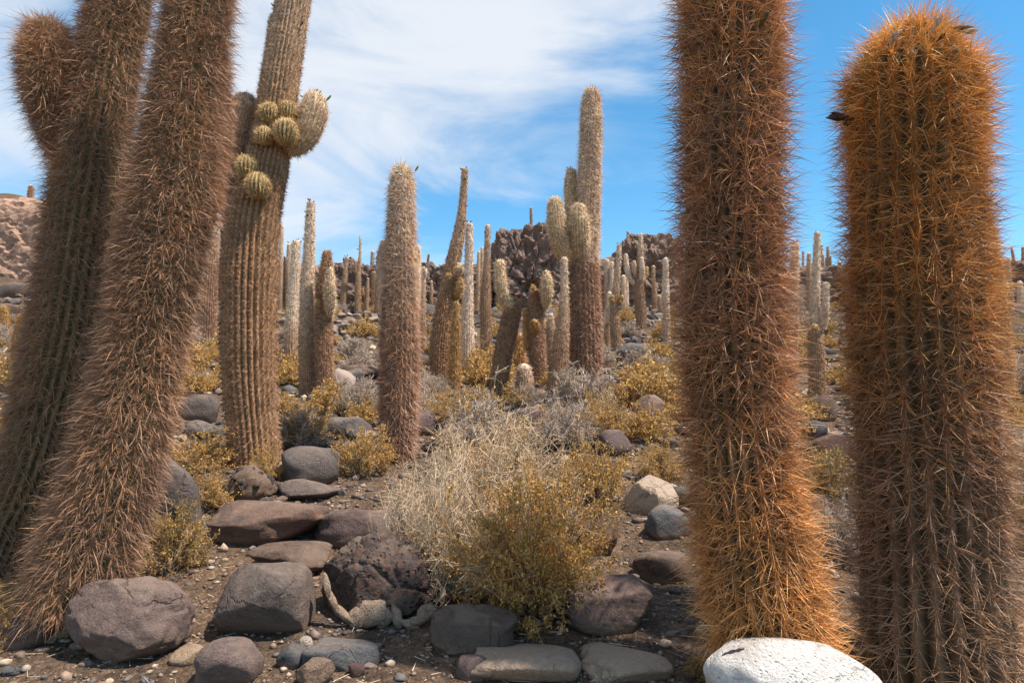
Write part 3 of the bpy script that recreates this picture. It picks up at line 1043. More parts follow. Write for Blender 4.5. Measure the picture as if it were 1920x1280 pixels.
def column(pts, depth, base, style, seed, root, name, parent, wfac=1.0, t_range=(0, 1), lod=None, cov=1.0, colshift=0.0, sparse=None, Lfac=1.0, dep0=None, sphere=False, split=None, cols=None):
    """one ribbed column with its spines; pts = (px, py, width px) from the foot up, the last one is the tip"""
    st = STY[style]
    if cols is not None:
        st = dict(st, cols=cols)
    rg = np.random.default_rng(seed)
    dps = [depth if dep0 is None else dep0 + (depth - dep0) * min(1, k / 1.6) for k in range(len(pts))]
    W = [at(px, py, dd) for (px, py, w), dd in zip(pts, dps)]
    S = np.array([scale_at(p) for p in W])
    Rv = np.array([w for _, _, w in pts]) * .5 * S * wfac
    tipr = Rv[-1]
    # shorten so that the dome ends at the given tip
    W = np.array(W)
    dirl = W[-1] - W[-2]
    dl = np.linalg.norm(dirl)
    W[-1] = W[-1] - (0 if sphere else 1) * dirl / dl * min(tipr * 1.0, dl * .8)
    L = st['L'] * Lfac * (1 if depth < 6 else min(1.25, .8 + depth * .02))
    L = min(L, max(Rv.mean() * .75, .02))
    out = L * (.62 if style == 'hairy' else .45 if style == 'orange' else .35)
    Rv = np.maximum(Rv - out, Rv * .5)
    wpx = np.mean([w for _, _, w in pts])
    hpx = sum(math.hypot(pts[k + 1][0] - pts[k][0], pts[k + 1][1] - pts[k][1]) for k in range(len(pts) - 1))
    near = wpx > 60
    nr = int(np.clip(hpx / (8 if near else 9), 8, 110))
    P = catmull(np.concatenate([W, Rv[:, None]], 1), nr)
    Rr = np.maximum(P[:, 3], .01)
    zz = P[:, :3]
    # natural irregularity
    wob = fbm(np.stack([np.arange(nr) * .22 + seed, np.full(nr, seed * .37), np.zeros(nr)], 1), 2)
    Rr = Rr * (1 + .06 * wob)
    if sphere:
        nr = 18
        u_ = np.cos(np.linspace(math.pi, 0, nr))
        r_ = Rv.max()
        zz = W[0] + (W[-1] - W[0]) * (u_[:, None] * .5 + .5)
        Rr = r_ * np.sqrt(np.maximum(1 - u_ ** 2, .001))
    Pc, Rc, T, e1, e2 = tube_surface(zz, Rr, not sphere, dep0 is not None and not sphere)
    n = len(Pc)
    ribs = st['ribs'] if wpx > 14 else 14
    if wpx < 24:
        ribs = min(ribs, 18)
    if sphere:
        ribs = 18
    per = 4 if near or sphere and wpx > 20 else 3 if wpx > 26 else 2
    na = ribs * per
    th = np.arange(na) / na * 2 * math.pi
    prof = np.abs(np.cos(th * ribs / 2))
    rdep = .17 if sphere else .12 if wpx > 14 else .07
    rad = 1 - rdep * (1 - prof ** .8)
    V = Pc[:, None] + Rc[:, None, None] * rad[None, :, None] * (e1[:, None] * np.cos(th)[None, :, None] + e2[:, None] * np.sin(th)[None, :, None])
    tt = np.concatenate([np.linspace(0, 1, n)])
    tt = t_range[0] + (t_range[1] - t_range[0]) * tt
    def grade(t):
        # brown below split[0], cream above split[1]
        if split is None:
            return t
        return np.interp(t, [0, split[0], split[1], 1.0], [0, .38, .85, 1.0])

    skin = lerp3(st['skin'], grade(tt))
    felt = lerp3(st['cols'], grade(tt) + colshift)
    cr = (prof ** 3)[None, :, None] * (.75 if sphere else .55)
    colr = skin[:, None] * (1 - cr) + felt[:, None] * cr
    # growth rings and scars
    ring = 1 + .16 * fbm(np.stack([np.repeat(tt * hpx / 9, na), np.tile(np.cos(th), n) * .6 + seed, np.tile(np.sin(th), n) * .6], 1), 3).reshape(n, na)
    colr = colr * ring[..., None] * np.array([1.04, .94, .96])
    i, j = np.meshgrid(np.arange(n - 1), np.arange(na), indexing='ij')
    j2 = (j + 1) % na
    q = np.stack([i * na + j, i * na + j2, (i + 1) * na + j2, (i + 1) * na + j], -1).reshape(-1, 4)
    me = make_mesh(name, V.reshape(-1, 3) - base, [q], colr.reshape(-1, 3), smooth=True)
    col_o = obj(name, me, M_STEM, parent)
    # --- spines
    seg = np.linalg.norm(np.diff(Pc, axis=0), axis=1)
    area = (seg * (Rc[1:] + Rc[:-1]) * math.pi).sum()
    rbase = max(.0014 if style == 'hairy' else .0017, (.00034 if style == 'hairy' else .00043) * depth)
    lens = L
    lodf = 1.0 if wpx > 60 else .85 if wpx > 26 else .62 if wpx > 14 else .5
    N = int(st['cov'] * cov * lodf * area / (lens * rbase))
    N = int(np.clip(N, 150, 78000 if depth < 5 else 36000))
    cum = np.concatenate([[0], np.cumsum(seg * (Rc[1:] + Rc[:-1]))])
    u = rg.uniform(size=N) * cum[-1]
    # areoles: quantise along the rib so spines come in clusters
    fi = np.interp(u, cum, np.arange(n))
    if near:
        arc = np.concatenate([[0], np.cumsum(seg)])
        a_l = np.interp(fi, np.arange(n), arc)
        stp = .042 if style == 'orange' else .030 if depth < 6 else .05
        a_l = np.clip((np.round(a_l / stp + rg.uniform(-.5, .5, N) * .15) * stp), 0, arc[-1])
        fi = np.interp(a_l, arc, np.arange(n))
    k0 = np.minimum(fi.astype(int), n - 2)
    f = (fi - k0)[:, None]
    rib = rg.integers(0, ribs, N)
    a = rib / ribs * 2 * math.pi + rg.normal(size=N) * .012
    tv = t_range[0] + (t_range[1] - t_range[0]) * fi / (n - 1)
    if depth < 5:
        keep = rg.uniform(size=N) < np.where(np.sin(a) > .45, .35, 1.0)
        k0, f, rib, a, tv, fi = k0[keep], f[keep], rib[keep], a[keep], tv[keep], fi[keep]
        N = len(k0)
    if sparse is not None:
        pr = sparse(tv, a)
        pr = pr * (.72 + .75 * fbm(np.stack([tv * 9 + seed, np.cos(a) * 1.6, np.sin(a) * 1.6], 1), 2))
        keep = rg.uniform(size=N) < pr
        k0, f, rib, a, tv, fi = k0[keep], f[keep], rib[keep], a[keep], tv[keep], fi[keep]
        N = len(k0)
    pc = Pc[k0] * (1 - f) + Pc[k0 + 1] * f
    rc = Rc[k0] * (1 - f[:, 0]) + Rc[k0 + 1] * f[:, 0]
    t_ = T[k0]
    rdv = e1[k0] * np.cos(a)[:, None] + e2[k0] * np.sin(a)[:, None]
    root_p = pc + rdv * (rc * .985)[:, None]
    # surface normal turns to the axis on the dome
    slope = (Rc[k0 + 1] - Rc[k0]) / (np.linalg.norm(Pc[k0 + 1] - Pc[k0], axis=1) + 1e-6)
    nv = rdv - t_ * np.clip(slope, -4, .3)[:, None]
    nv /= np.linalg.norm(nv, axis=1)[:, None]
    side = np.cross(t_, nv)
    side /= np.linalg.norm(side, axis=1)[:, None] + 1e-9
    upv = np.cross(nv, side)
    lo, hi = np.radians(st['tilt'])
    tl = lo + (hi - lo) * rg.uniform(size=N) ** .8
    az = rg.uniform(0, 2 * math.pi, N)
    dv = nv * np.cos(tl)[:, None] + (side * np.cos(az)[:, None] + upv * np.sin(az)[:, None]) * np.sin(tl)[:, None]
    droop = st['droop'] * np.clip(1.15 - tv * .7, 0, 1) * rg.uniform(.4, 1.4, N)
    dv = dv - t_ * droop[:, None]
    dv /= np.linalg.norm(dv, axis=1)[:, None]
    ln = lens * np.clip(rg.lognormal(-.12, .38, N), .3, 1.9)
    ln = ln * (.75 + .5 * np.cos(tl))
    if style == 'orange':
        longm = rg.uniform(size=N) < .16
        ln = np.where(longm, lens * rg.uniform(1.3, 2.1, N), ln * .85)
    cmix = grade(tv) + colshift + (.10 if split is None else .06) * rg.normal(size=N)
    cl = lerp3(st['cols'], cmix)
    areole = (np.round(fi * 7).astype(int) * 131 + rib * 17 + seed) % 997
    a_rnd = np.random.default_rng(1).normal(size=997)[areole][:, None]
    cl = cl * np.clip(1 + (.10 if style == 'hairy' else .22) * a_rnd, .45, 1.7)
    patch = fbm(np.stack([tv * 14 + seed, np.cos(a) * 1.5, np.sin(a) * 1.5], 1), 3)
    cl = cl * (1 + .30 * rg.normal(size=(N, 1)) * .6 + .35 * patch[:, None])
    warm = rg.normal(size=(N, 1)) * .10 + .12 * patch[:, None]
    cl = np.clip(cl * np.concatenate([1 + warm * .4, 1 + 0 * warm, 1 - warm], 1) * np.array([[1.05, .94, .97]]), .02, .95)
    # three-sided needles, bent ones with a joint
    ref = np.cross(dv, t_)
    ref /= np.linalg.norm(ref, axis=1)[:, None] + 1e-9
    ref2 = np.cross(dv, ref)
    rb = rbase * rg.uniform(.75, 1.25, N)
    bend = st['bend']
    grav = np.array([[0, 0, -1.0]])
    tip = root_p + dv * ln[:, None] + grav * (ln * bend * rg.uniform(-.15, 1, N))[:, None]
    two = depth < 5
    if two:
        midp = root_p + dv * (ln * .52)[:, None] + grav * (ln * bend * .12)[:, None]
        roll = rg.uniform(0, math.pi, N)[:, None]
        o_ = ref * np.cos(roll) + ref2 * np.sin(roll)
        vv = np.stack([root_p - o_ * rb[:, None], root_p + o_ * rb[:, None], midp - o_ * (rb * .8)[:, None], midp + o_ * (rb * .8)[:, None], tip], 1)
        bi = np.arange(N)[:, None] * 5
        faces, nvx = [bi + np.array([[0, 1, 3, 2]]), bi + np.array([[2, 3, 4]])], 5
    else:
        vv = np.empty((N, 4, 3))
        for k in range(3):
            an = 2 * math.pi * k / 3
            o_ = ref * math.cos(an) + ref2 * math.sin(an)
            vv[:, k] = root_p + o_ * rb[:, None]
        vv[:, 3] = tip
        bi = np.arange(N)[:, None] * 4
        faces = [np.concatenate([bi + np.array([[k, (k + 1) % 3, 3]]) for k in range(3)])]
        nvx = 4
    sme = make_mesh('spines', vv.reshape(-1, 3) - base, faces, np.repeat(cl, nvx, 0))
    so = obj('spines', sme, M_SPINE, col_o)
    stuff(so)
    return dict(P=Pc, R=Rc, e1=e1, e2=e2, T=T, n=n, o=col_o)


def bud_mesh():
    v, f = ico(2)
    v = v.copy()
    v[:, 2] = v[:, 2] * 1.0 + 1.0
    r = np.interp(v[:, 2], [0, .5, 1.4, 2], [.5, .8, .75, .9])
    v[:, :2] *= r[:, None] * .36
    v *= 1 + .1 * fbm(v * 3, 2)[:, None]
    return v, f


_bv, _bf = bud_mesh()
BUDS = []
for c in ((.045, .036, .028), (.10, .085, .035), (.22, .28, .08), (.30, .25, .2)):
    BUDS.append(make_mesh('bud', _bv, [_bf], np.tile([c], (len(_bv), 1)), smooth=True))
    BUDS[-1].materials.append(M_BUD)


DRIED = []
for c in ((.06, .042, .03), (.09, .065, .045), (.2, .17, .13), (.5, .43, .36)):
    dv_, df_ = ico(4)
    dv_ = dv_.copy()
    dv_[:, 2] = dv_[:, 2] + 1.0
    rr_ = np.interp(dv_[:, 2], [0, .5, 1.2, 1.7, 2], [.28, .34, .45, .8, .9])
    dv_[:, :2] *= rr_[:, None] * .55
    dv_ = dv_ * (1 + .55 * fbm(dv_ * np.array([3.5, 3.5, 1.6]) + c[0] * 99, 4)[:, None])
    DRIED.append(make_mesh('dried_flower', dv_, [df_], np.tile([c], (len(dv_), 1)) * (1 + .8 * fbm(dv_ * 3, 2)[:, None])))
    DRIED[-1].materials.append(M_BUD)


def add_bud(root, base, p, nv, size, kind, name='bud'):
    o = obj(name, (DRIED if name == 'dried_flower' else BUDS)[kind], None, root, tuple(np.asarray(p) - base))
    o.rotation_euler = Vector(tuple(nv)).to_track_quat('Z', 'Y').to_euler()
    o.scale = (size, size, size)
    return o


def buds_on(info, root, base, count, seed, size, lo=.55, hi=.98, kinds=(0, 0, 0, 1)):
    rg = np.random.default_rng(seed)
    for k in range(count):
        i = int(info['n'] * rg.uniform(lo, hi))
        i = min(i, info['n'] - 3)
        a = rg.uniform(-math.pi, math.pi)
        dv = info['e1'][i] * math.cos(a) + info['e2'][i] * math.sin(a)
        if dv[1] > .45:
            dv[1] *= -1
        p = info['P'][i] + dv * info['R'][i] * .96
        nv = dv + info['T'][i] * rg.uniform(.2, .9)
        add_bud(root, base, p, nv, size * rg.uniform(.7, 1.25), kinds[rg.integers(len(kinds))])


SEED = [1000]


def cactus(label, style, pts, arms=(), depth=None, name='columnar_cactus', buds=0, cov=1.0, colshift=0.0, sparse=None, group=None, wfac=1.0, budsize=None, Lfac=1.0, split='auto', cols=None):
    SEED[0] += 1
    sd = SEED[0]
    sp = split if split != 'auto' else (.42, .72) if style in ('pale', 'shaggy', 'ribbed') else (.3, .6) if style == 'white' else None
    g = ground_hit(pts[0][0], pts[0][1])
    dep = depth if depth is not None else g[1]
    b = at(pts[0][0], pts[0][1], dep)
    b[2] = min(b[2], gz(b[0], b[1])) if depth is not None else b[2]
    # the foot goes a little way into the soil
    s = scale_at(b)
    pts = [(pts[0][0] - (pts[1][0] - pts[0][0]) * .02, pts[0][1] + .06 / s, pts[0][2])] + list(pts)
    root = thing(name, label, 'cactus', tuple(b), group)
    info = column(pts, dep, b, style, sd, root, 'stem', root, cov=cov, colshift=colshift, sparse=sparse, wfac=wfac, Lfac=Lfac, split=sp, cols=cols)
    bs = budsize or max(.018, .0022 * dep)
    if buds:
        buds_on(info, root, b, buds, sd + 5, bs)
    ytop, ybot = pts[-1][1], pts[0][1]
    for k, arm in enumerate(arms):
        dy = arm[0]
        astyle = arm[1] or style
        apts = arm[2]
        nb = arm[3] if len(arm) > 3 else 0
        t0 = (ybot - apts[0][1]) / (ybot - ytop)
        t0 = float(np.clip(t0, .3, .9))
        ai = column(apts, dep + dy, b, astyle, sd * 7 + k, root, arm[4] if len(arm) > 4 else 'arm', root, t_range=(max(t0, .45), 1.0), cov=cov, colshift=colshift, Lfac=Lfac, dep0=dep + dy if len(arm) > 4 else dep, sphere=len(arm) > 4)
        if nb:
            buds_on(ai, root, b, nb, sd * 3 + k, bs)
    return root, b, info


def ball(px, py, r, dy):
    """a round pup sitting on the side of a column"""
    return (dy, 'pup', [(px, py + r, 2 * r), (px, py - r, 2 * r)], 0, 'pup')


# ---- the two big hairy cacti on the left
def thin_right(tv, a):
    # fewer spines on the flank between the two leaning stems
    c = np.cos(a)
    return np.where((c < .0) & (tv < .62), .38, 1.0) * np.where((c > .15) & (tv < .62), .36, 1.0)


def thin_f1(tv, a):
    # e1 points to +x for an upright stem; the camera side is -e2
    c = np.cos(a)
    return np.clip(1.1 - .62 * np.exp(-((c - .5) / .4) ** 2) * np.clip((.50 - tv) / .1, 0, 1), .3, 1)


cactus('grey-brown hairy leaning cactus with a round-topped arm and bare green ribs', 'hairy',
       [(-48, 1110, 138), (0, 1000, 136), (62, 860, 140), (122, 640, 148), (161, 400, 146), (178, 280, 142), (205, 100, 128), (228, 0, 122), (262, -160, 112), (285, -300, 96)],
       arms=[(-.12, 'hairy', [(128, 320, 50), (104, 250, 72), (92, 170, 100), (91, 110, 108), (90, 28, 92)], 0)], depth=4.35, sparse=thin_f1)
f2 = cactus('thick brown hairy cactus leaning in front of the cactus with bare green ribs', 'hairy',
       [(138, 1120, 190), (165, 1030, 186), (222, 860, 176), (272, 640, 160), (318, 400, 166), (347, 200, 146), (377, 0, 130), (400, -160, 118), (418, -320, 100)],
       arms=[(.28, 'hairy', [(388, 420, 36), (406, 330, 44), (414, 220, 48), (416, 102, 40)], 0)], depth=3.85)

# ---- the two orange cacti on the right


def thin_f4(tv, a):
    s = np.clip((tv - .30) / .25, 0, 1)
    return .50 + .50 * s


def scar(tv, a):
    # bald weathered hollow on the side that faces the path
    da = np.angle(np.exp(1j * (a - math.radians(-115))))
    return 1.4 - 1.3 * np.exp(-((tv - .375) / .018) ** 2 - (da / .5) ** 2)


f3 = cactus('tall orange-brown spiny cactus with a scarred middle', 'orange',
       [(1458, 1245, 236), (1440, 1180, 232), (1412, 1010, 222), (1391, 860, 208), (1373, 640, 205), (1371, 420, 202), (1371, 240, 200), (1368, 0, 198), (1366, -60, 190), (1365, -120, 150)], depth=3.3, Lfac=.95, sparse=scar, cols=[(.62, .38, .15), (.66, .37, .125), (.66, .36, .11), (.50, .28, .12), (.38, .22, .125), (.40, .235, .13), (.54, .31, .125), (.68, .41, .145), (.72, .44, .16)])
f4 = cactus('stout orange spiny cactus with a bushy rounded top and dried flowers', 'orange',
       [(1768, 1330, 296), (1755, 1180, 292), (1743, 1000, 272), (1733, 800, 266), (1720, 600, 258), (1712, 300, 250), (1706, 150, 246), (1702, 62, 200)], depth=3.75, cov=1.45, sparse=thin_f4, cols=[(.54, .37, .18), (.50, .34, .18), (.42, .30, .19), (.33, .21, .12), (.42, .24, .10), (.62, .33, .09), (.72, .40, .105), (.78, .46, .14)])
for px, py, nv, sz, kd in ((1606, 224, (-1, -.15, .06), .075, 0), (1604, 240, (-1, -.3, .3), .035, 0), (1742, 72, (.1, -.7, .6), .05, 3), (1780, 52, (.9, -.5, -.35), .05, 1), (1792, 58, (.6, -.8, -.5), .045, 3), (1668, 92, (-.2, -1, .3), .05, 3), (1752, 84, (.1, -.7, .2), .035, 0)):
    add_bud(f4[0], f4[1], at(px, py, 3.75 - (.02 if px < 1650 else .26)), np.array(nv, float), sz, kd, 'dried_flower')
add_bud(f3[0], f3[1], at(1423, 52, 3.05), np.array((.2, -1, .4)), .045, 1, 'bud')

cactus('furry orange-brown cactus half hidden behind the stout orange cactus', 'gold', [(1858, 775, 78), (1846, 620, 78), (1832, 480, 72), (1822, 386, 56)], cov=1.3, Lfac=1.6)

# ---- the stout cactus with pups
m1 = cactus('stout ribbed cactus hung with round golden pups and short arms', 'ribbed',
       [(480, 868, 98), (472, 780, 98), (467, 700, 104), (466, 560, 107), (474, 420, 104), (494, 330, 90), (511, 250, 78), (528, 130, 75), (550, 0, 66), (566, -110, 56), (575, -190, 44)],
       arms=[(.32, 'pale', [(500, 260, 26), (507, 160, 30), (513, 90, 31), (516, 26, 24)], 3),
             (.05, 'ribbed', [(448, 408, 48), (428, 378, 46), (434, 320, 48), (447, 255, 54), (458, 205, 54), (460, 174, 46)], 2),
             (-.02, 'cream', [(536, 275, 40), (558, 268, 50), (578, 240, 56), (588, 205, 54), (591, 171, 44)], 3),
             ball(506, 212, 20, -.18), ball(541, 208, 19, -.14), ball(536, 247, 25, -.27), ball(495, 255, 18, -.24), ball(464, 313, 23, -.24), ball(484, 348, 25, -.30)], buds=14, budsize=.025, split=(.55, .72), wfac=.97)
add_bud(m1[0], m1[1], at(611, 190, m1[2]['P'][0][1] - .02), np.array((.8, -.1, .9)), .045, 2)

m2 = cactus('thick shaggy cactus with a woolly white crown and a green bud', 'shaggy',
       [(745, 862, 62), (746, 800, 68), (749, 700, 72), (750, 600, 70), (751, 500, 60), (752, 400, 51), (753, 350, 47), (753, 306, 38)],
       arms=[(.25, 'white', [(730, 600, 20), (719, 540, 24), (716, 490, 24), (722, 448, 18)], 2),
             (.25, 'white', [(770, 640, 22), (778, 560, 22), (780, 500, 22), (780, 456, 18)], 1)], buds=8, cov=1.15, budsize=.014, split=(.33, .62))
add_bud(m2[0], m2[1], at(778, 322, m2[1][1] - .02), np.array((.6, -.3, .9)), .04, 2)

cactus('tall candelabra cactus with cream upper arms above a shaggy brown trunk', 'shaggy',
       [(1097, 748, 62), (1097, 680, 62), (1096, 600, 62), (1093, 520, 60), (1096, 470, 54), (1102, 390, 46), (1106, 300, 41), (1108, 230, 40), (1109, 164, 33)],
       arms=[(-.30, 'cream', [(1078, 492, 32), (1056, 468, 38), (1044, 425, 37), (1040, 368, 30)], 1),
             (-.34, 'cream', [(1089, 495, 30), (1087, 460, 38), (1086, 420, 38), (1085, 380, 30)], 3),
             (.1, 'cream', [(1080, 470, 24), (1072, 400, 26), (1070, 355, 26), (1071, 314, 22)], 5)], cov=1.15, colshift=.0, Lfac=.85, split=(.40, .47))

# ---- the middle group, from the left
cactus('pale-topped cactus in the gap beside the thick brown hairy cactus', 'shaggy', [(386, 640, 34), (389, 560, 33), (394, 490, 30), (402, 424, 20)], buds=4, Lfac=.6)
cactus('slender whitish cactus showing past the edge of the stout cactus with pups', 'pale', [(524, 600, 9), (526, 520, 9), (528, 422, 8)])
cactus('slim pale cactus second from the edge of the stout cactus with pups', 'pale', [(530, 592, 11), (531, 540, 10), (532, 480, 9)])
cactus('slim tan cactus behind the pale column with a snowy crown', 'pale', [(540, 592, 12), (541, 530, 12), (543, 456, 10)], buds=2)
cactus('pale column with a snowy crown and rows of dark scars', 'pale', [(547, 702, 27), (546, 640, 27), (549, 570, 23), (553, 510, 20), (556, 449, 17)], buds=5, colshift=.12, split=(.33, .42))
cactus('tall narrow grey-white cactus with a bud at its tip', 'pale', [(578, 742, 34), (577, 680, 34), (576, 620, 32), (577, 560, 27), (579, 480, 22), (581, 430, 20), (583, 376, 16)], buds=16, colshift=.06, split=(.30, .62))
cactus('golden-brown ribbed cactus with a bulging front arm', 'ribbed', [(609, 742, 30), (608, 680, 32), (607, 610, 33), (606, 540, 27), (612, 500, 22), (613, 467, 17)],
       arms=[(-.22, 'cream', [(617, 600, 10), (618, 575, 22), (619, 545, 24), (620, 520, 19), (619, 498, 15)], 8), (.05, 'pale', [(601, 580, 10), (597, 550, 15), (597, 517, 12)], 1), ball(594, 568, 5, -.2)], split=(.75, .98))
cactus('short pale cactus with a bent neck above the stone wall', 'pale', [(645, 586, 15), (645, 545, 14), (648, 510, 10), (651, 480, 8)], buds=2)
cactus('thin-necked cactus with small knobs above the stone wall', 'pale', [(671, 588, 14), (671, 545, 13), (672, 510, 10), (675, 480, 6), (676, 445, 5)], arms=[(-.2, 'ribbed', [(668, 516, 4), (666, 504, 6), (666, 488, 5)], 0)], buds=2)
cactus('small grey cactus with an elbow arm above the stone wall', 'pale', [(687, 586, 10), (688, 555, 9), (690, 520, 6)], arms=[(-.1, 'gold', [(685, 556, 4), (681, 552, 5), (680, 540, 5)], 0)])
cactus('tan cactus with a pale rounded knob just left of the thick shaggy cactus', 'ribbed', [(700, 584, 11), (701, 545, 11), (701, 508, 10)], buds=2)
cactus('slim pale cactus on the crest just left of the thick shaggy cactus', 'pale', [(697, 560, 9), (697, 520, 8), (699, 470, 7)])
cactus('brown cactus close behind the left side of the thick shaggy cactus', 'ribbed', [(709, 590, 14), (709, 540, 13), (713, 500, 11)])
cactus('slim cactus with a knobbed head right of the thick shaggy cactus', 'pale', [(794, 665, 15), (793, 600, 14), (793, 540, 12), (794, 500, 11)], arms=[(-.15, 'white', [(794, 520, 7), (795, 508, 12), (795, 500, 9)], 2)])
cactus('tiny dark skyline cactus above the middle of the cliff', 'shaggy', [(803, 496, 5), (803, 486, 5), (804, 475, 4)])
cactus('small reddish cactus with a pale tip below the middle of the cliff', 'pale', [(809, 592, 8), (809, 560, 7), (809, 525, 6)])
cactus('small pale cactus against the dark middle cliff', 'pale', [(826, 560, 7), (826, 520, 6), (826, 495, 5)])
cactus('leaning cactus tapering to a long pale neck with two side pups', 'ribbed', [(824, 722, 42), (826, 660, 42), (833, 590, 38), (843, 530, 32), (852, 480, 27), (862, 430, 21), (868, 375, 15), (872, 314, 12)],
       arms=[(-.20, 'cream', [(850, 522, 10), (857, 512, 18), (861, 503, 19), (865, 492, 13)], 0), (-.14, 'gold', [(853, 566, 10), (858, 550, 19), (862, 535, 19), (864, 519, 14)], 1), ball(841, 517, 5, -.3)], buds=12, split=(.30, .58))
cactus('golden column pressed against the leaning cactus with two side pups', 'gold', [(852, 730, 25), (853, 660, 23), (855, 610, 18), (856, 564, 13)], cov=.8)
cactus('straight white column with tilted dark buds at its crown', 'white', [(876, 706, 28), (876, 640, 27), (877, 570, 22), (879, 500, 18), (880, 416, 15)], buds=12, colshift=-.1, split=(.12, .35))
cactus('slim pale column hidden behind the straight white column', 'pale', [(893, 600, 10), (896, 540, 9), (898, 470, 7)])
cactus('slim brown column between the white column and the tapering brown cactus', 'pale', [(901, 600, 10), (902, 540, 9), (904, 462, 7)])
cactus('tapering brown cactus with a narrow white crown', 'pale', [(912, 658, 22), (911, 600, 22), (911, 550, 20), (913, 490, 14), (915, 420, 11)], colshift=-.18, buds=2, split=(.5, .85))
cactus('tilted brown cactus with one thick hooked arm and a broken top', 'ribbed', [(932, 748, 32), (938, 700, 34), (946, 650, 36), (956, 605, 36), (963, 575, 32), (967, 556, 26)],
       arms=[(-.18, 'cream', [(962, 580, 20), (950, 568, 27), (942, 545, 27), (938, 515, 25), (937, 485, 20)], 3)], colshift=-.25, cov=.9, split=(.95, 1.0))
cactus('slim cactus with two knobs standing against the massive outcrop', 'pale', [(957, 560, 11), (957, 525, 11), (958, 495, 7), (959, 459, 6)], arms=[(-.15, 'ribbed', [(954, 514, 5), (953, 504, 8), (953, 494, 6)], 0), (-.18, 'ribbed', [(960, 516, 5), (962, 506, 9), (963, 496, 6)], 0)])
cactus('small white cactus against the massive outcrop', 'white', [(970, 560, 8), (970, 525, 8), (968, 492, 6)])
cactus('small brown forked cactus against the massive outcrop', 'pale', [(990, 565, 11), (990, 540, 9), (991, 500, 6)], arms=[(-.1, 'pale', [(987, 540, 5), (981, 535, 6), (980, 521, 6)], 0), (-.1, 'pale', [(992, 538, 4), (996, 534, 5), (997, 528, 4)], 0)])
cactus('slender two-armed cactus at the foot of the massive outcrop', 'pale', [(1008, 560, 10), (1008, 520, 9), (1011, 463, 5)], arms=[(-.1, 'pale', [(1006, 508, 4), (1001, 503, 5), (999, 480, 4)], 0)])
cactus('white finger-like cactus behind the pot-armed cactus', 'white', [(1018, 560, 11), (1018, 520, 10), (1018, 471, 8)])
cactus('orange young cactus with a rounded tip beside the grey stump', 'gold', [(974, 690, 23), (974, 655, 23), (974, 622, 17)], cov=1.2, Lfac=1.3)
cactus('grey woolly cactus stump with a worn flat top', 'white', [(984, 742, 36), (983, 715, 34), (983, 680, 28)], colshift=-.1, cov=1.2, Lfac=1.5, name='cactus_stump')
cactus('pot-armed brown cactus with a warty pale arm', 'ribbed', [(1010, 725, 33), (1008, 670, 32), (1005, 610, 30), (1004, 570, 26), (1002, 540, 22)],
       arms=[(-.18, 'cream', [(1020, 582, 10), (1024, 562, 23), (1025, 540, 25), (1025, 520, 21), (1024, 505, 15)], 9), (-.26, 'gold', [(1002, 626, 12), (1002, 612, 19), (1002, 598, 17)], 3), (.1, 'gold', [(990, 650, 18), (988, 610, 17), (986, 575, 14)], 0), ball(1000, 540, 5, -.2)], colshift=-.2, split=(.8, .98))
cactus('short cactus with a neat white cap beside the pot-armed cactus', 'pale', [(1032, 700, 19), (1033, 650, 20), (1033, 615, 18), (1033, 586, 12)], colshift=-.05)
cactus('curved grey-green cactus leaning behind the tall candelabra', 'pale', [(1041, 758, 38), (1045, 710, 38), (1051, 650, 32), (1056, 600, 24), (1058, 540, 17), (1058, 480, 14)], colshift=-.1)
cactus('lone pole cactus on the flat top of the massive outcrop', 'pale', [(996, 436, 6), (996, 410, 6), (995, 388, 5)], depth=33.6, colshift=-.2)
cactus('pale cactus with a drooping arm behind the tall candelabra', 'pale', [(1139, 650, 15), (1139, 590, 14), (1138, 530, 12), (1138, 484, 10)], arms=[(-.2, 'white', [(1133, 610, 10), (1140, 590, 14), (1143, 568, 13), (1143, 546, 10)], 0), (-.1, 'white', [(1144, 560, 9), (1146, 530, 9), (1148, 490, 8)], 1)])
cactus('pot-shouldered cactus with a small white head', 'pale', [(1156, 668, 22), (1154, 620, 20), (1152, 575, 18), (1156, 530, 14), (1160, 490, 11), (1161, 456, 10)], arms=[(-.16, 'gold', [(1149, 572, 6), (1147, 562, 12), (1147, 552, 9)], 0), (-.16, 'gold', [(1160, 572, 6), (1164, 563, 11), (1166, 552, 9)], 0)], buds=4)
cactus('white twin cactus behind the pot-shouldered cactus', 'white', [(1170, 590, 11), (1170, 550, 11), (1169, 515, 9)], arms=[(.1, 'white', [(1176, 580, 7), (1176, 550, 7), (1175, 520, 6)], 0)])
cactus('many-armed candelabra cactus standing before the rounded outcrop', 'pale', [(1204, 614, 21), (1200, 570, 21), (1197, 535, 20), (1199, 505, 14), (1201, 470, 11), (1202, 437, 9)],
       arms=[(-.1, 'white', [(1194, 535, 10), (1182, 524, 11), (1176, 505, 11), (1173, 475, 9)], 0), (-.2, 'white', [(1200, 534, 10), (1203, 518, 12), (1204, 500, 12), (1203, 481, 9)], 0), (.1, 'gold', [(1205, 530, 8), (1212, 516, 9), (1213, 499, 8)], 0), (-.2, 'pale', [(1193, 525, 6), (1190, 508, 10), (1189, 488, 8)], 0)], buds=3, colshift=-.15, split=(.5, .62))
cactus('slim banded cactus beside the foot of the rounded outcrop', 'pale', [(1228, 587, 12), (1227, 555, 11), (1225, 525, 8), (1225, 497, 7)], colshift=-.1)
cactus('stubby skyline cactus on the rounded outcrop', 'shaggy', [(1179, 466, 6), (1178, 446, 6), (1177, 433, 5)], depth=34.2)
cactus('pale cactus showing at the edge of the tall orange-brown cactus', 'white', [(1250, 640, 16), (1249, 570, 14), (1248, 482, 11)])
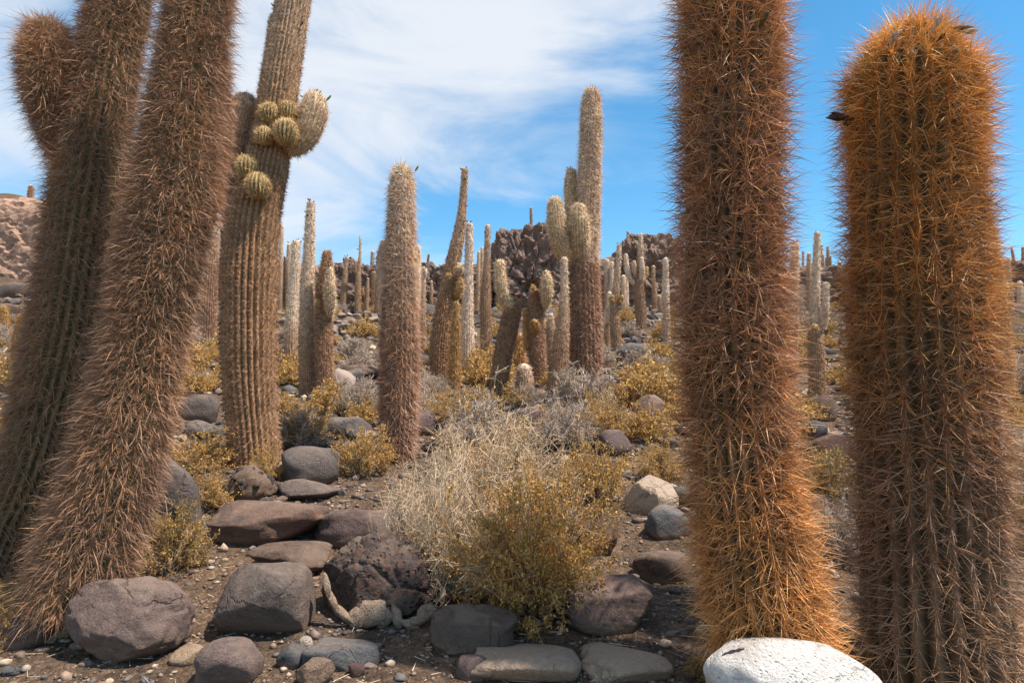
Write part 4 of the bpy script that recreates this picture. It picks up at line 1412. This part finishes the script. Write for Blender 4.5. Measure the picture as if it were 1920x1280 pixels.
cactus('low twin-stemmed cactus near the edge of the tall orange-brown cactus', 'pale', [(1238, 590, 10), (1237, 570, 10), (1236, 552, 9)])

# ---- between and beside the orange cacti
cactus('candelabra cactus with curved arms framed by the two orange cacti', 'pale', [(1533, 744, 33), (1531, 690, 32), (1529, 640, 30), (1528, 600, 22), (1530, 540, 17), (1531, 480, 15), (1533, 433, 13)],
       arms=[(-.15, 'white', [(1535, 622, 16), (1545, 600, 17), (1548, 570, 15), (1549, 527, 13)], 3), (.05, 'pale', [(1520, 612, 14), (1506, 596, 14), (1503, 570, 12), (1504, 538, 11)], 0), ball(1527, 615, 8, -.28)], buds=6, split=(.40, .48))
cactus('pale column pressed against the outline of the tall orange-brown cactus', 'pale', [(1486, 720, 22), (1486, 620, 21), (1489, 520, 19), (1491, 451, 15)], buds=4)
for lab_, xb, yb, xt, yt, w in (
        ('slim skyline cactus next to the pale column by the orange-brown cactus', 1505, 580, 1506, 470, 6),
        ('thickest pale cactus in the skyline cluster behind the curved-arm candelabra', 1516, 590, 1517, 473, 10),
        ('thin skyline cactus touching the main stem of the curved-arm candelabra', 1541, 560, 1540, 458, 6),
        ('pale skyline cactus rising behind the raised arm of the curved-arm candelabra', 1544, 570, 1543, 476, 7),
        ('thinnest and shortest cactus in the skyline cluster behind the curved-arm candelabra', 1549, 560, 1549, 482, 5),
        ('tall tapering skyline cactus beyond the raised arm of the curved-arm candelabra', 1554, 560, 1552, 461, 7),
        ('short skyline cactus ending the cluster behind the curved-arm candelabra', 1558, 560, 1557, 479, 6)):
    cactus(lab_, 'pale', [(xb, yb, w), ((xb + xt) / 2, (yb + yt) / 2, w), (xt, yt, w * .8)], group='slim cacti behind the candelabra cactus', colshift=-.1)
cactus('short leaning cactus on the slope between the orange cacti', 'pale', [(1578, 546, 9), (1576, 520, 9), (1574, 490, 7)])
cactus('stubby pale cactus near the spines of the stout orange cactus', 'pale', [(1597, 560, 9), (1596, 540, 8), (1594, 521, 7)])
cactus('bright orange young cactus on the slope between the orange cacti', 'gold', [(1596, 628, 16), (1596, 600, 16), (1595, 572, 13)], cov=1.2)
cactus('tall pale cactus with a round pup beyond the stout orange cactus', 'pale', [(1893, 600, 15), (1892, 560, 14), (1891, 520, 10), (1890, 482, 8)], arms=[(-.15, 'white', [(1886, 552, 6), (1885, 540, 10), (1887, 527, 8)], 0), (-.1, 'pale', [(1885, 590, 6), (1884, 570, 7), (1883, 550, 6)], 0)])
cactus('stout pale cactus beside the tall one with a round pup', 'white', [(1914, 590, 12), (1913, 555, 12), (1912, 526, 10)])
cactus('leaning dark skyline cactus beyond the stout orange cactus', 'pale', [(1903, 520, 7), (1901, 490, 6), (1896, 462, 4)], colshift=-.3)
cactus('slim skyline cactus next to the leaning dark one', 'pale', [(1918, 520, 6), (1918, 490, 6), (1918, 462, 5)], colshift=-.2)

# ---- far left
cactus('single brown cactus alone on the skyline of the pinkish hillside', 'shaggy', [(56, 400, 11), (57, 365, 11), (59, 346, 9)], depth=38.0)
cactus('small orange cactus on the slope left of the hairy cacti', 'gold', [(8, 640, 20), (8, 605, 19), (8, 572, 15)], cov=1.2)
cactus('orange furry cactus half hidden behind the cactus with bare green ribs', 'gold', [(42, 700, 40), (46, 640, 38), (52, 585, 30)], cov=1.2)
cactus('small round orange cactus bristling between the shrubs', 'gold', [(1166, 760, 24), (1166, 742, 34), (1166, 718, 26)], cov=1.8, Lfac=2.6, name='young_cactus')


# ---------------------------------------------------------------- shrubs
def shrub_parts(seed, nst, leafn, leaf, twig_r, dry, pal, tw_pal, lump=.3):
    """unit shrub: radius .5 wide, height about .62; returns (branches mesh, foliage mesh or None)"""
    rg = np.random.default_rng(seed)
    d = rg.normal(size=(nst, 3))
    d[:, 2] = np.abs(d[:, 2]) * .9 + .12
    d /= np.linalg.norm(d, axis=1)[:, None]
    rr = rg.uniform(.62, 1.0, nst) * (1 + lump * fbm(d * 2.2 + seed, 2) * 1.4)
    tip = d * rr[:, None] * np.array([.52, .52, .66])
    root = np.stack([rg.normal(size=nst) * .05, rg.normal(size=nst) * .05, np.full(nst, -.03)], 1)
    ctrl = (root + tip) * .5 + np.array([0, 0, .05]) + rg.normal(size=(nst, 3)) * (.085 if dry else .05)
    ctrl[:, :2] += tip[:, :2] * .12

    def bez(t):
        t = t.reshape(-1, 1)
        return root[idx] * (1 - t) ** 2 + 2 * ctrl[idx] * t * (1 - t) + tip[idx] * t ** 2

    P0, P1, R0, R1 = [], [], [], []
    idx = np.arange(nst)
    ts = np.linspace(0, 1, 5)
    prev = bez(np.zeros(nst))
    for k in range(4):
        cur = bez(np.full(nst, ts[k + 1])) + rg.normal(size=(nst, 3)) * .008
        P0.append(prev)
        P1.append(cur)
        R0.append(np.full(nst, twig_r * (1.9 - 1.3 * ts[k])))
        R1.append(np.full(nst, twig_r * (1.9 - 1.3 * ts[k + 1])))
        prev = cur
    # side twigs, two generations
    ntw = nst * (13 if dry else 5)
    idx = rg.integers(0, nst, ntw)
    t0 = rg.uniform(.35, 1.0, ntw)
    a = bez(t0)
    dirn = d[idx] * (.3 if dry else .7) + rg.normal(size=(ntw, 3)) * (.7 if dry else .55)
    dirn /= np.linalg.norm(dirn, axis=1)[:, None]
    ln = rg.uniform(.05, .13, ntw) if dry else rg.uniform(.06, .17, ntw)
    b = a + dirn * ln[:, None]
    P0.append(a)
    P1.append(b)
    R0.append(np.full(ntw, twig_r * .7))
    R1.append(np.full(ntw, twig_r * .45))
    n2 = ntw * (2 if dry else 1)
    i2 = rg.integers(0, ntw, n2)
    u = rg.uniform(.25, 1, n2)[:, None]
    a2 = a[i2] * (1 - u) + b[i2] * u
    d2 = dirn[i2] * .5 + rg.normal(size=(n2, 3)) * .6
    d2 /= np.linalg.norm(d2, axis=1)[:, None]
    b2 = a2 + d2 * rg.uniform(.03, .085, n2)[:, None]
    P0.append(a2)
    P1.append(b2)
    R0.append(np.full(n2, twig_r * .5))
    R1.append(np.full(n2, twig_r * .22))
    P0, P1, R0, R1 = map(np.concatenate, (P0, P1, R0, R1))
    tw_pal = np.array(tw_pal)
    cl = tw_pal[rg.integers(0, len(tw_pal), len(P0))] * rg.uniform(.75, 1.2, (len(P0), 1))
    v, q, c = prisms(P0, P1, R0, R1, cl)
    bm_ = make_mesh('branches', v, [q], c)
    bm_.materials.append(M_TWIG)
    fm = None
    if leafn:
        allb = np.concatenate([b, b2, tip])
        alla = np.concatenate([a, a2, ctrl * .3 + tip * .7])
        bear = np.flatnonzero(fbm(allb * 7 + seed * 3, 2) > -.08)
        li = bear[rg.integers(0, len(bear), leafn)]
        u = rg.uniform(.15, 1.05, leafn)[:, None]
        p = alla[li] * (1 - u) + allb[li] * u + rg.normal(size=(leafn, 3)) * leaf * .7
        p[:, 2] = np.maximum(p[:, 2], -.01)
        up = rg.normal(size=(leafn, 3)) + d[rg.integers(0, nst, leafn)] * .2 + np.array([0, 0, .5])
        up /= np.linalg.norm(up, axis=1)[:, None]
        sd_ = np.cross(up, rg.normal(size=(leafn, 3)))
        sd_ /= np.linalg.norm(sd_, axis=1)[:, None]
        lz = leaf * rg.uniform(.6, 1.5, leafn)
        nf = np.cross(up, sd_)
        v = np.stack([p - up * lz[:, None] * .5, p + sd_ * (lz * .28)[:, None], p + up * lz[:, None] * .6 + nf * (lz * .15)[:, None], p - sd_ * (lz * .28)[:, None]], 1)
        base = np.arange(leafn)[:, None] * 4
        q = base + np.array([[0, 1, 2, 3]])
        pal = np.array(pal)
        cn = fbm(p * 6 + seed, 2)
        ci = np.clip((cn * 1.2 + .5) * len(pal) + rg.normal(size=leafn) * .8, 0, len(pal) - 1).astype(int)
        cl = pal[ci] * rg.uniform(.7, 1.25, (leafn, 1))
        fm = make_mesh('foliage', v.reshape(-1, 3), [q], np.repeat(cl, 4, 0))
        fm.materials.append(M_LEAF)
    return bm_, fm


YEL = [(.32, .175, .045), (.56, .33, .09), (.64, .42, .16), (.46, .29, .08), (.60, .345, .10)]
OLIVE = [(.16, .125, .035), (.32, .205, .06), (.52, .305, .09), (.24, .165, .045), (.58, .37, .13)]
STRAW = [(.46, .35, .2), (.54, .42, .25), (.44, .30, .12)]
TWY = [(.32, .22, .13), (.44, .33, .2), (.24, .165, .1)]
TWD = [(.62, .48, .33), (.50, .39, .27), (.70, .56, .4), (.40, .30, .2)]
TWG = [(.40, .32, .255), (.50, .405, .325), (.31, .235, .18)]
PROTO = {
    'yellow': [shrub_parts(s, 110, 7000, .022, .0040, False, YEL, TWY) for s in (11, 12, 13)],
    'olive': [shrub_parts(s, 110, 7000, .022, .0040, False, OLIVE, TWY) for s in (14, 15)],
    'dry': [shrub_parts(s, 150, 0, .02, .0046, True, None, TWG) for s in (16, 17)],
    'straw': [shrub_parts(s, 150, 1500, .02, .0048, True, STRAW, TWD) for s in (18, 19)],
    'far_yellow': [shrub_parts(s, 60, 1900, .05, .006, False, YEL, TWY) for s in (21, 22, 23)],
    'far_olive': [shrub_parts(s, 60, 1900, .05, .006, False, OLIVE, TWY) for s in (24,)],
    'far_dry': [shrub_parts(s, 80, 300, .03, .0075, True, STRAW, TWG) for s in (25, 26)],
    'big_thorny': [shrub_parts(31, 260, 2500, .011, .0023, True, STRAW, TWD, .35)],
    'big_yellow': [shrub_parts(32, 330, 30000, .0145, .0019, False, YEL + OLIVE[1:3] + YEL, TWY, .8)],
    'big_straw': [shrub_parts(33, 300, 12000, .012, .0020, True, YEL + STRAW, TWD, .4)],
}
shrub_rg = np.random.default_rng(77)


def shrub_at(kind, p, w, h, label, group=None, name='shrub', k=None, yaw=None):
    v = PROTO[kind]
    bm_, fm = v[(k if k is not None else shrub_rg.integers(len(v))) % len(v)]
    r = thing(name, label, 'shrub', tuple(p), group)
    r.rotation_euler = (0, 0, yaw if yaw is not None else shrub_rg.uniform(0, 6.28))
    r.scale = (w, w, h / .62)
    stuff(obj('branches', bm_, None, r))
    if fm is not None:
        stuff(obj('foliage', fm, None, r))
    return r


def shrub(kind, label, cx, row, wpx, hpx, dy=0.0, k=None):
    g = ground_hit(cx, row)
    s = scale_at(g)
    w = wpx * s * 1.12
    hpx = hpx * 1.08
    y = g[1] + w * .25 + dy
    x = g[0] * y / g[1]
    return shrub_at(kind, (x, y, gz(x, y)), w, hpx * s * .95, label, k=k)


shrub('big_thorny', 'big pale thorny bush of bare tangled twigs behind the black porous boulder', 838, 1132, 270, 270)
shrub('big_yellow', 'big yellow-green leafy bush beside the blocky mauve boulder', 1000, 1182, 330, 300)
shrub('big_straw', 'tall straw-coloured bush rising behind the pale thorny one', 905, 1030, 330, 240)
shrub('yellow', 'golden bush at the foot of the stout cactus with pups', 385, 893, 150, 80, k=0)
shrub('yellow', 'golden bush crowding round the conglomerate lump', 500, 905, 80, 60, k=1)
shrub('yellow', 'ochre bush left of the conglomerate lump', 392, 962, 110, 75, k=1)
shrub('olive', 'dull ochre bush against the foot of the thick brown hairy cactus', 318, 1085, 150, 130, k=0)
shrub('yellow', 'bright yellow bush below the cactus with bare green ribs', 24, 1215, 110, 125, k=2)
shrub('straw', 'spindly dry sprig beside the large mauve boulder', 98, 1205, 60, 70, k=0)
shrub('yellow', 'rounded golden bush just left of the thick shaggy cactus', 682, 898, 120, 100, k=2)
shrub('yellow', 'low golden bush right of the stout cactus with pups', 566, 838, 110, 88, k=0)
shrub('dry', 'grey leafless bush left of the thick shaggy cactus', 676, 785, 95, 75, k=0)
shrub('dry', 'grey leafless bush between the shaggy cactus and the leaning cactus', 815, 752, 80, 50, k=1)
shrub('yellow', 'broad golden bush in front of the leaning cactus with side pups', 858, 812, 135, 66, k=1)
shrub('dry', 'large mauve-grey dry bush below the tall candelabra cactus', 1058, 848, 140, 92, k=0)
shrub('yellow', 'tall golden bush right of the mauve-grey dry bush', 1132, 835, 115, 105, k=2)
shrub('yellow', 'ochre bush over the black porous rock', 1112, 945, 140, 115, k=0)
shrub('yellow', 'golden bush by the pale beige rock', 1238, 908, 105, 75, k=1)
shrub('yellow', 'small golden bush between the dome-shaped rock and the big bush', 948, 838, 80, 50, k=2)
shrub('dry', 'thin grey twigs around the woolly cactus stump', 990, 765, 75, 40, k=1)
shrub('olive', 'dark green-brown tussock behind the straight white column', 902, 722, 60, 32, k=1)
shrub('olive', 'dusky ochre bush between the two orange cacti', 1556, 945, 125, 105, k=1)
shrub('dry', 'grey twiggy bush low between the two orange cacti', 1570, 1060, 130, 110, k=0)
shrub('olive', 'grey-olive bush beside the dark oval rock', 1510, 795, 60, 45, k=0)
shrub('straw', 'straw-coloured bush right of the white post', 1912, 900, 90, 85, k=1)
shrub('olive', 'dark olive bush at the foot of the white post', 1915, 1040, 110, 120, k=0)
shrub('yellow', 'golden bush behind the straw-coloured bush by the post', 1905, 822, 80, 40, k=0)
shrub('olive', 'tuft of green sprigs beside the whitewashed stone', 1312, 1275, 60, 42, k=1)
shrub('olive', 'dark tuft beside the smooth dark grey boulder', 300, 955, 60, 50, k=0)

FAR = {'far_yellow': ('low golden shrub dotted over the slope', 'golden shrubs over the slope'), 'far_olive': ('low olive-brown shrub dotted over the slope', 'olive shrubs over the slope'),
       'far_dry': ('low grey dry shrub dotted over the slope', 'dry shrubs over the slope')}
n = 0
spots = []
rg = np.random.default_rng(123)
while n < 295:
    y = 7.6 + 27 * rg.uniform() ** 1.25
    x = rg.uniform(-.82, .82) * y
    w = rg.uniform(.45, 1.15)
    if any((x - a) ** 2 + (y - b) ** 2 < (.42 * (w + c)) ** 2 for a, b, c in spots):
        continue
    spots.append((x, y, w))
    kd = rg.choice(['far_yellow', 'far_olive', 'far_dry'], p=[.52, .18, .30])
    lb, gp = FAR[kd]
    hh = rg.uniform(.42, .7)
    so_ = shrub_at(kd, (x, y, gz(x, y)), w, w * hh, lb, gp, name='slope_shrub')
    DEFER.append((so_, size_word(w, (.68, .92)), ('squat ' if hh < .52 else '') + {'far_yellow': 'golden', 'far_olive': 'olive', 'far_dry': 'grey dry'}[kd], 'shrub', gp))
    n += 1

# ---------------------------------------------------------------- the white post
pg = ground_hit(1880, 905)
ps = scale_at(pg)
post = thing('marker_post', 'white painted post with a faded red side behind the stout orange cactus', 'post', tuple(pg))


def box_mesh(name, w, d_, z0, z1, col, bev=.006):
    bm = bmesh.new()
    bmesh.ops.create_cube(bm, size=1)
    for v in bm.verts:
        v.co = (v.co.x * w, v.co.y * d_, z0 + (v.co.z + .5) * (z1 - z0))
    bmesh.ops.bevel(bm, geom=bm.edges[:], offset=bev, segments=2, affect='EDGES')
    me = bpy.data.meshes.new(name)
    bm.to_mesh(me)
    bm.free()
    a = me.attributes.new('Col', 'FLOAT_COLOR', 'POINT')
    a.data.foreach_set('color', np.tile(np.array([*col, 1], np.float32), len(me.vertices)))
    return me


M_PAINT = attr_mat('weathered_paint', rough=0.6, noise=9.0)
obj('post', box_mesh('post', 15 * ps, .06, -.1, 118 * ps, (.78, .78, .77)), M_PAINT, post)
obj('red_side', box_mesh('red_side', 12 * ps, .05, -.1, 116 * ps, (.55, .17, .12)), M_PAINT, post, (-14 * ps, 0, 0))

# ---------------------------------------------------------------- labels of the strewn rocks and shrubs: by look and nearest landmark
CUT = {'with', 'in', 'behind', 'on', 'at', 'beside', 'between', 'below', 'above', 'near', 'left', 'right', 'hung', 'and', 'of', 'to', 'showing', 'standing', 'framed', 'half', 'past', 'just', 'clustered', 'pressed', 'second', 'alone', 'bristling', 'against', 'beyond', 'next', 'close', 'hidden', 'rising', 'seen', 'lying', 'tucked', 'leaning', 'tapering', 'stacked', 'up', 'under'}


def short(label, room):
    w = label.split()
    if len(w) <= room:
        return label
    cuts = [k for k in range(2, room + 1) if w[k] in CUT]
    return ' '.join(w[:cuts[-1]]) if cuts else None


deferred = {d_[0].name for d_ in DEFER}
marks = []
for o in list(C.objects):
    if o.parent is None and o.get('category') in ('cactus', 'wall', 'post', 'rock', 'rock outcrop', 'shrub') and o.name not in deferred and not o.get('group'):
        marks.append((o.location.x, o.location.y, o['label'], 1.0 if o['category'] in ('cactus', 'wall', 'post') else 1.6))
mx_, my_, mw_ = (np.array([m[k] for m in marks]) for k in (0, 1, 3))
for o, sz, look, kind, gp in DEFER:
    dx, dy = o.location.x - mx_, o.location.y - my_
    dist = np.hypot(dx, dy) * mw_
    for k in np.argsort(dist)[:4]:
        head = sz + ' ' + look + ' ' + kind
        rel = 'beside the' if abs(dx[k]) > abs(dy[k]) * 1.2 else 'uphill of the' if dy[k] > 0 else 'downhill of the'
        sh = short(marks[k][2], 16 - len(head.split()) - len(rel.split()))
        if sh:
            o['label'] = head + ' ' + rel + ' ' + sh
            o['category'] = kind
            o['group'] = gp
            break
    else:
        tag(o, sz + ' ' + look + ' ' + kind + ' on the open slope', kind, gp)
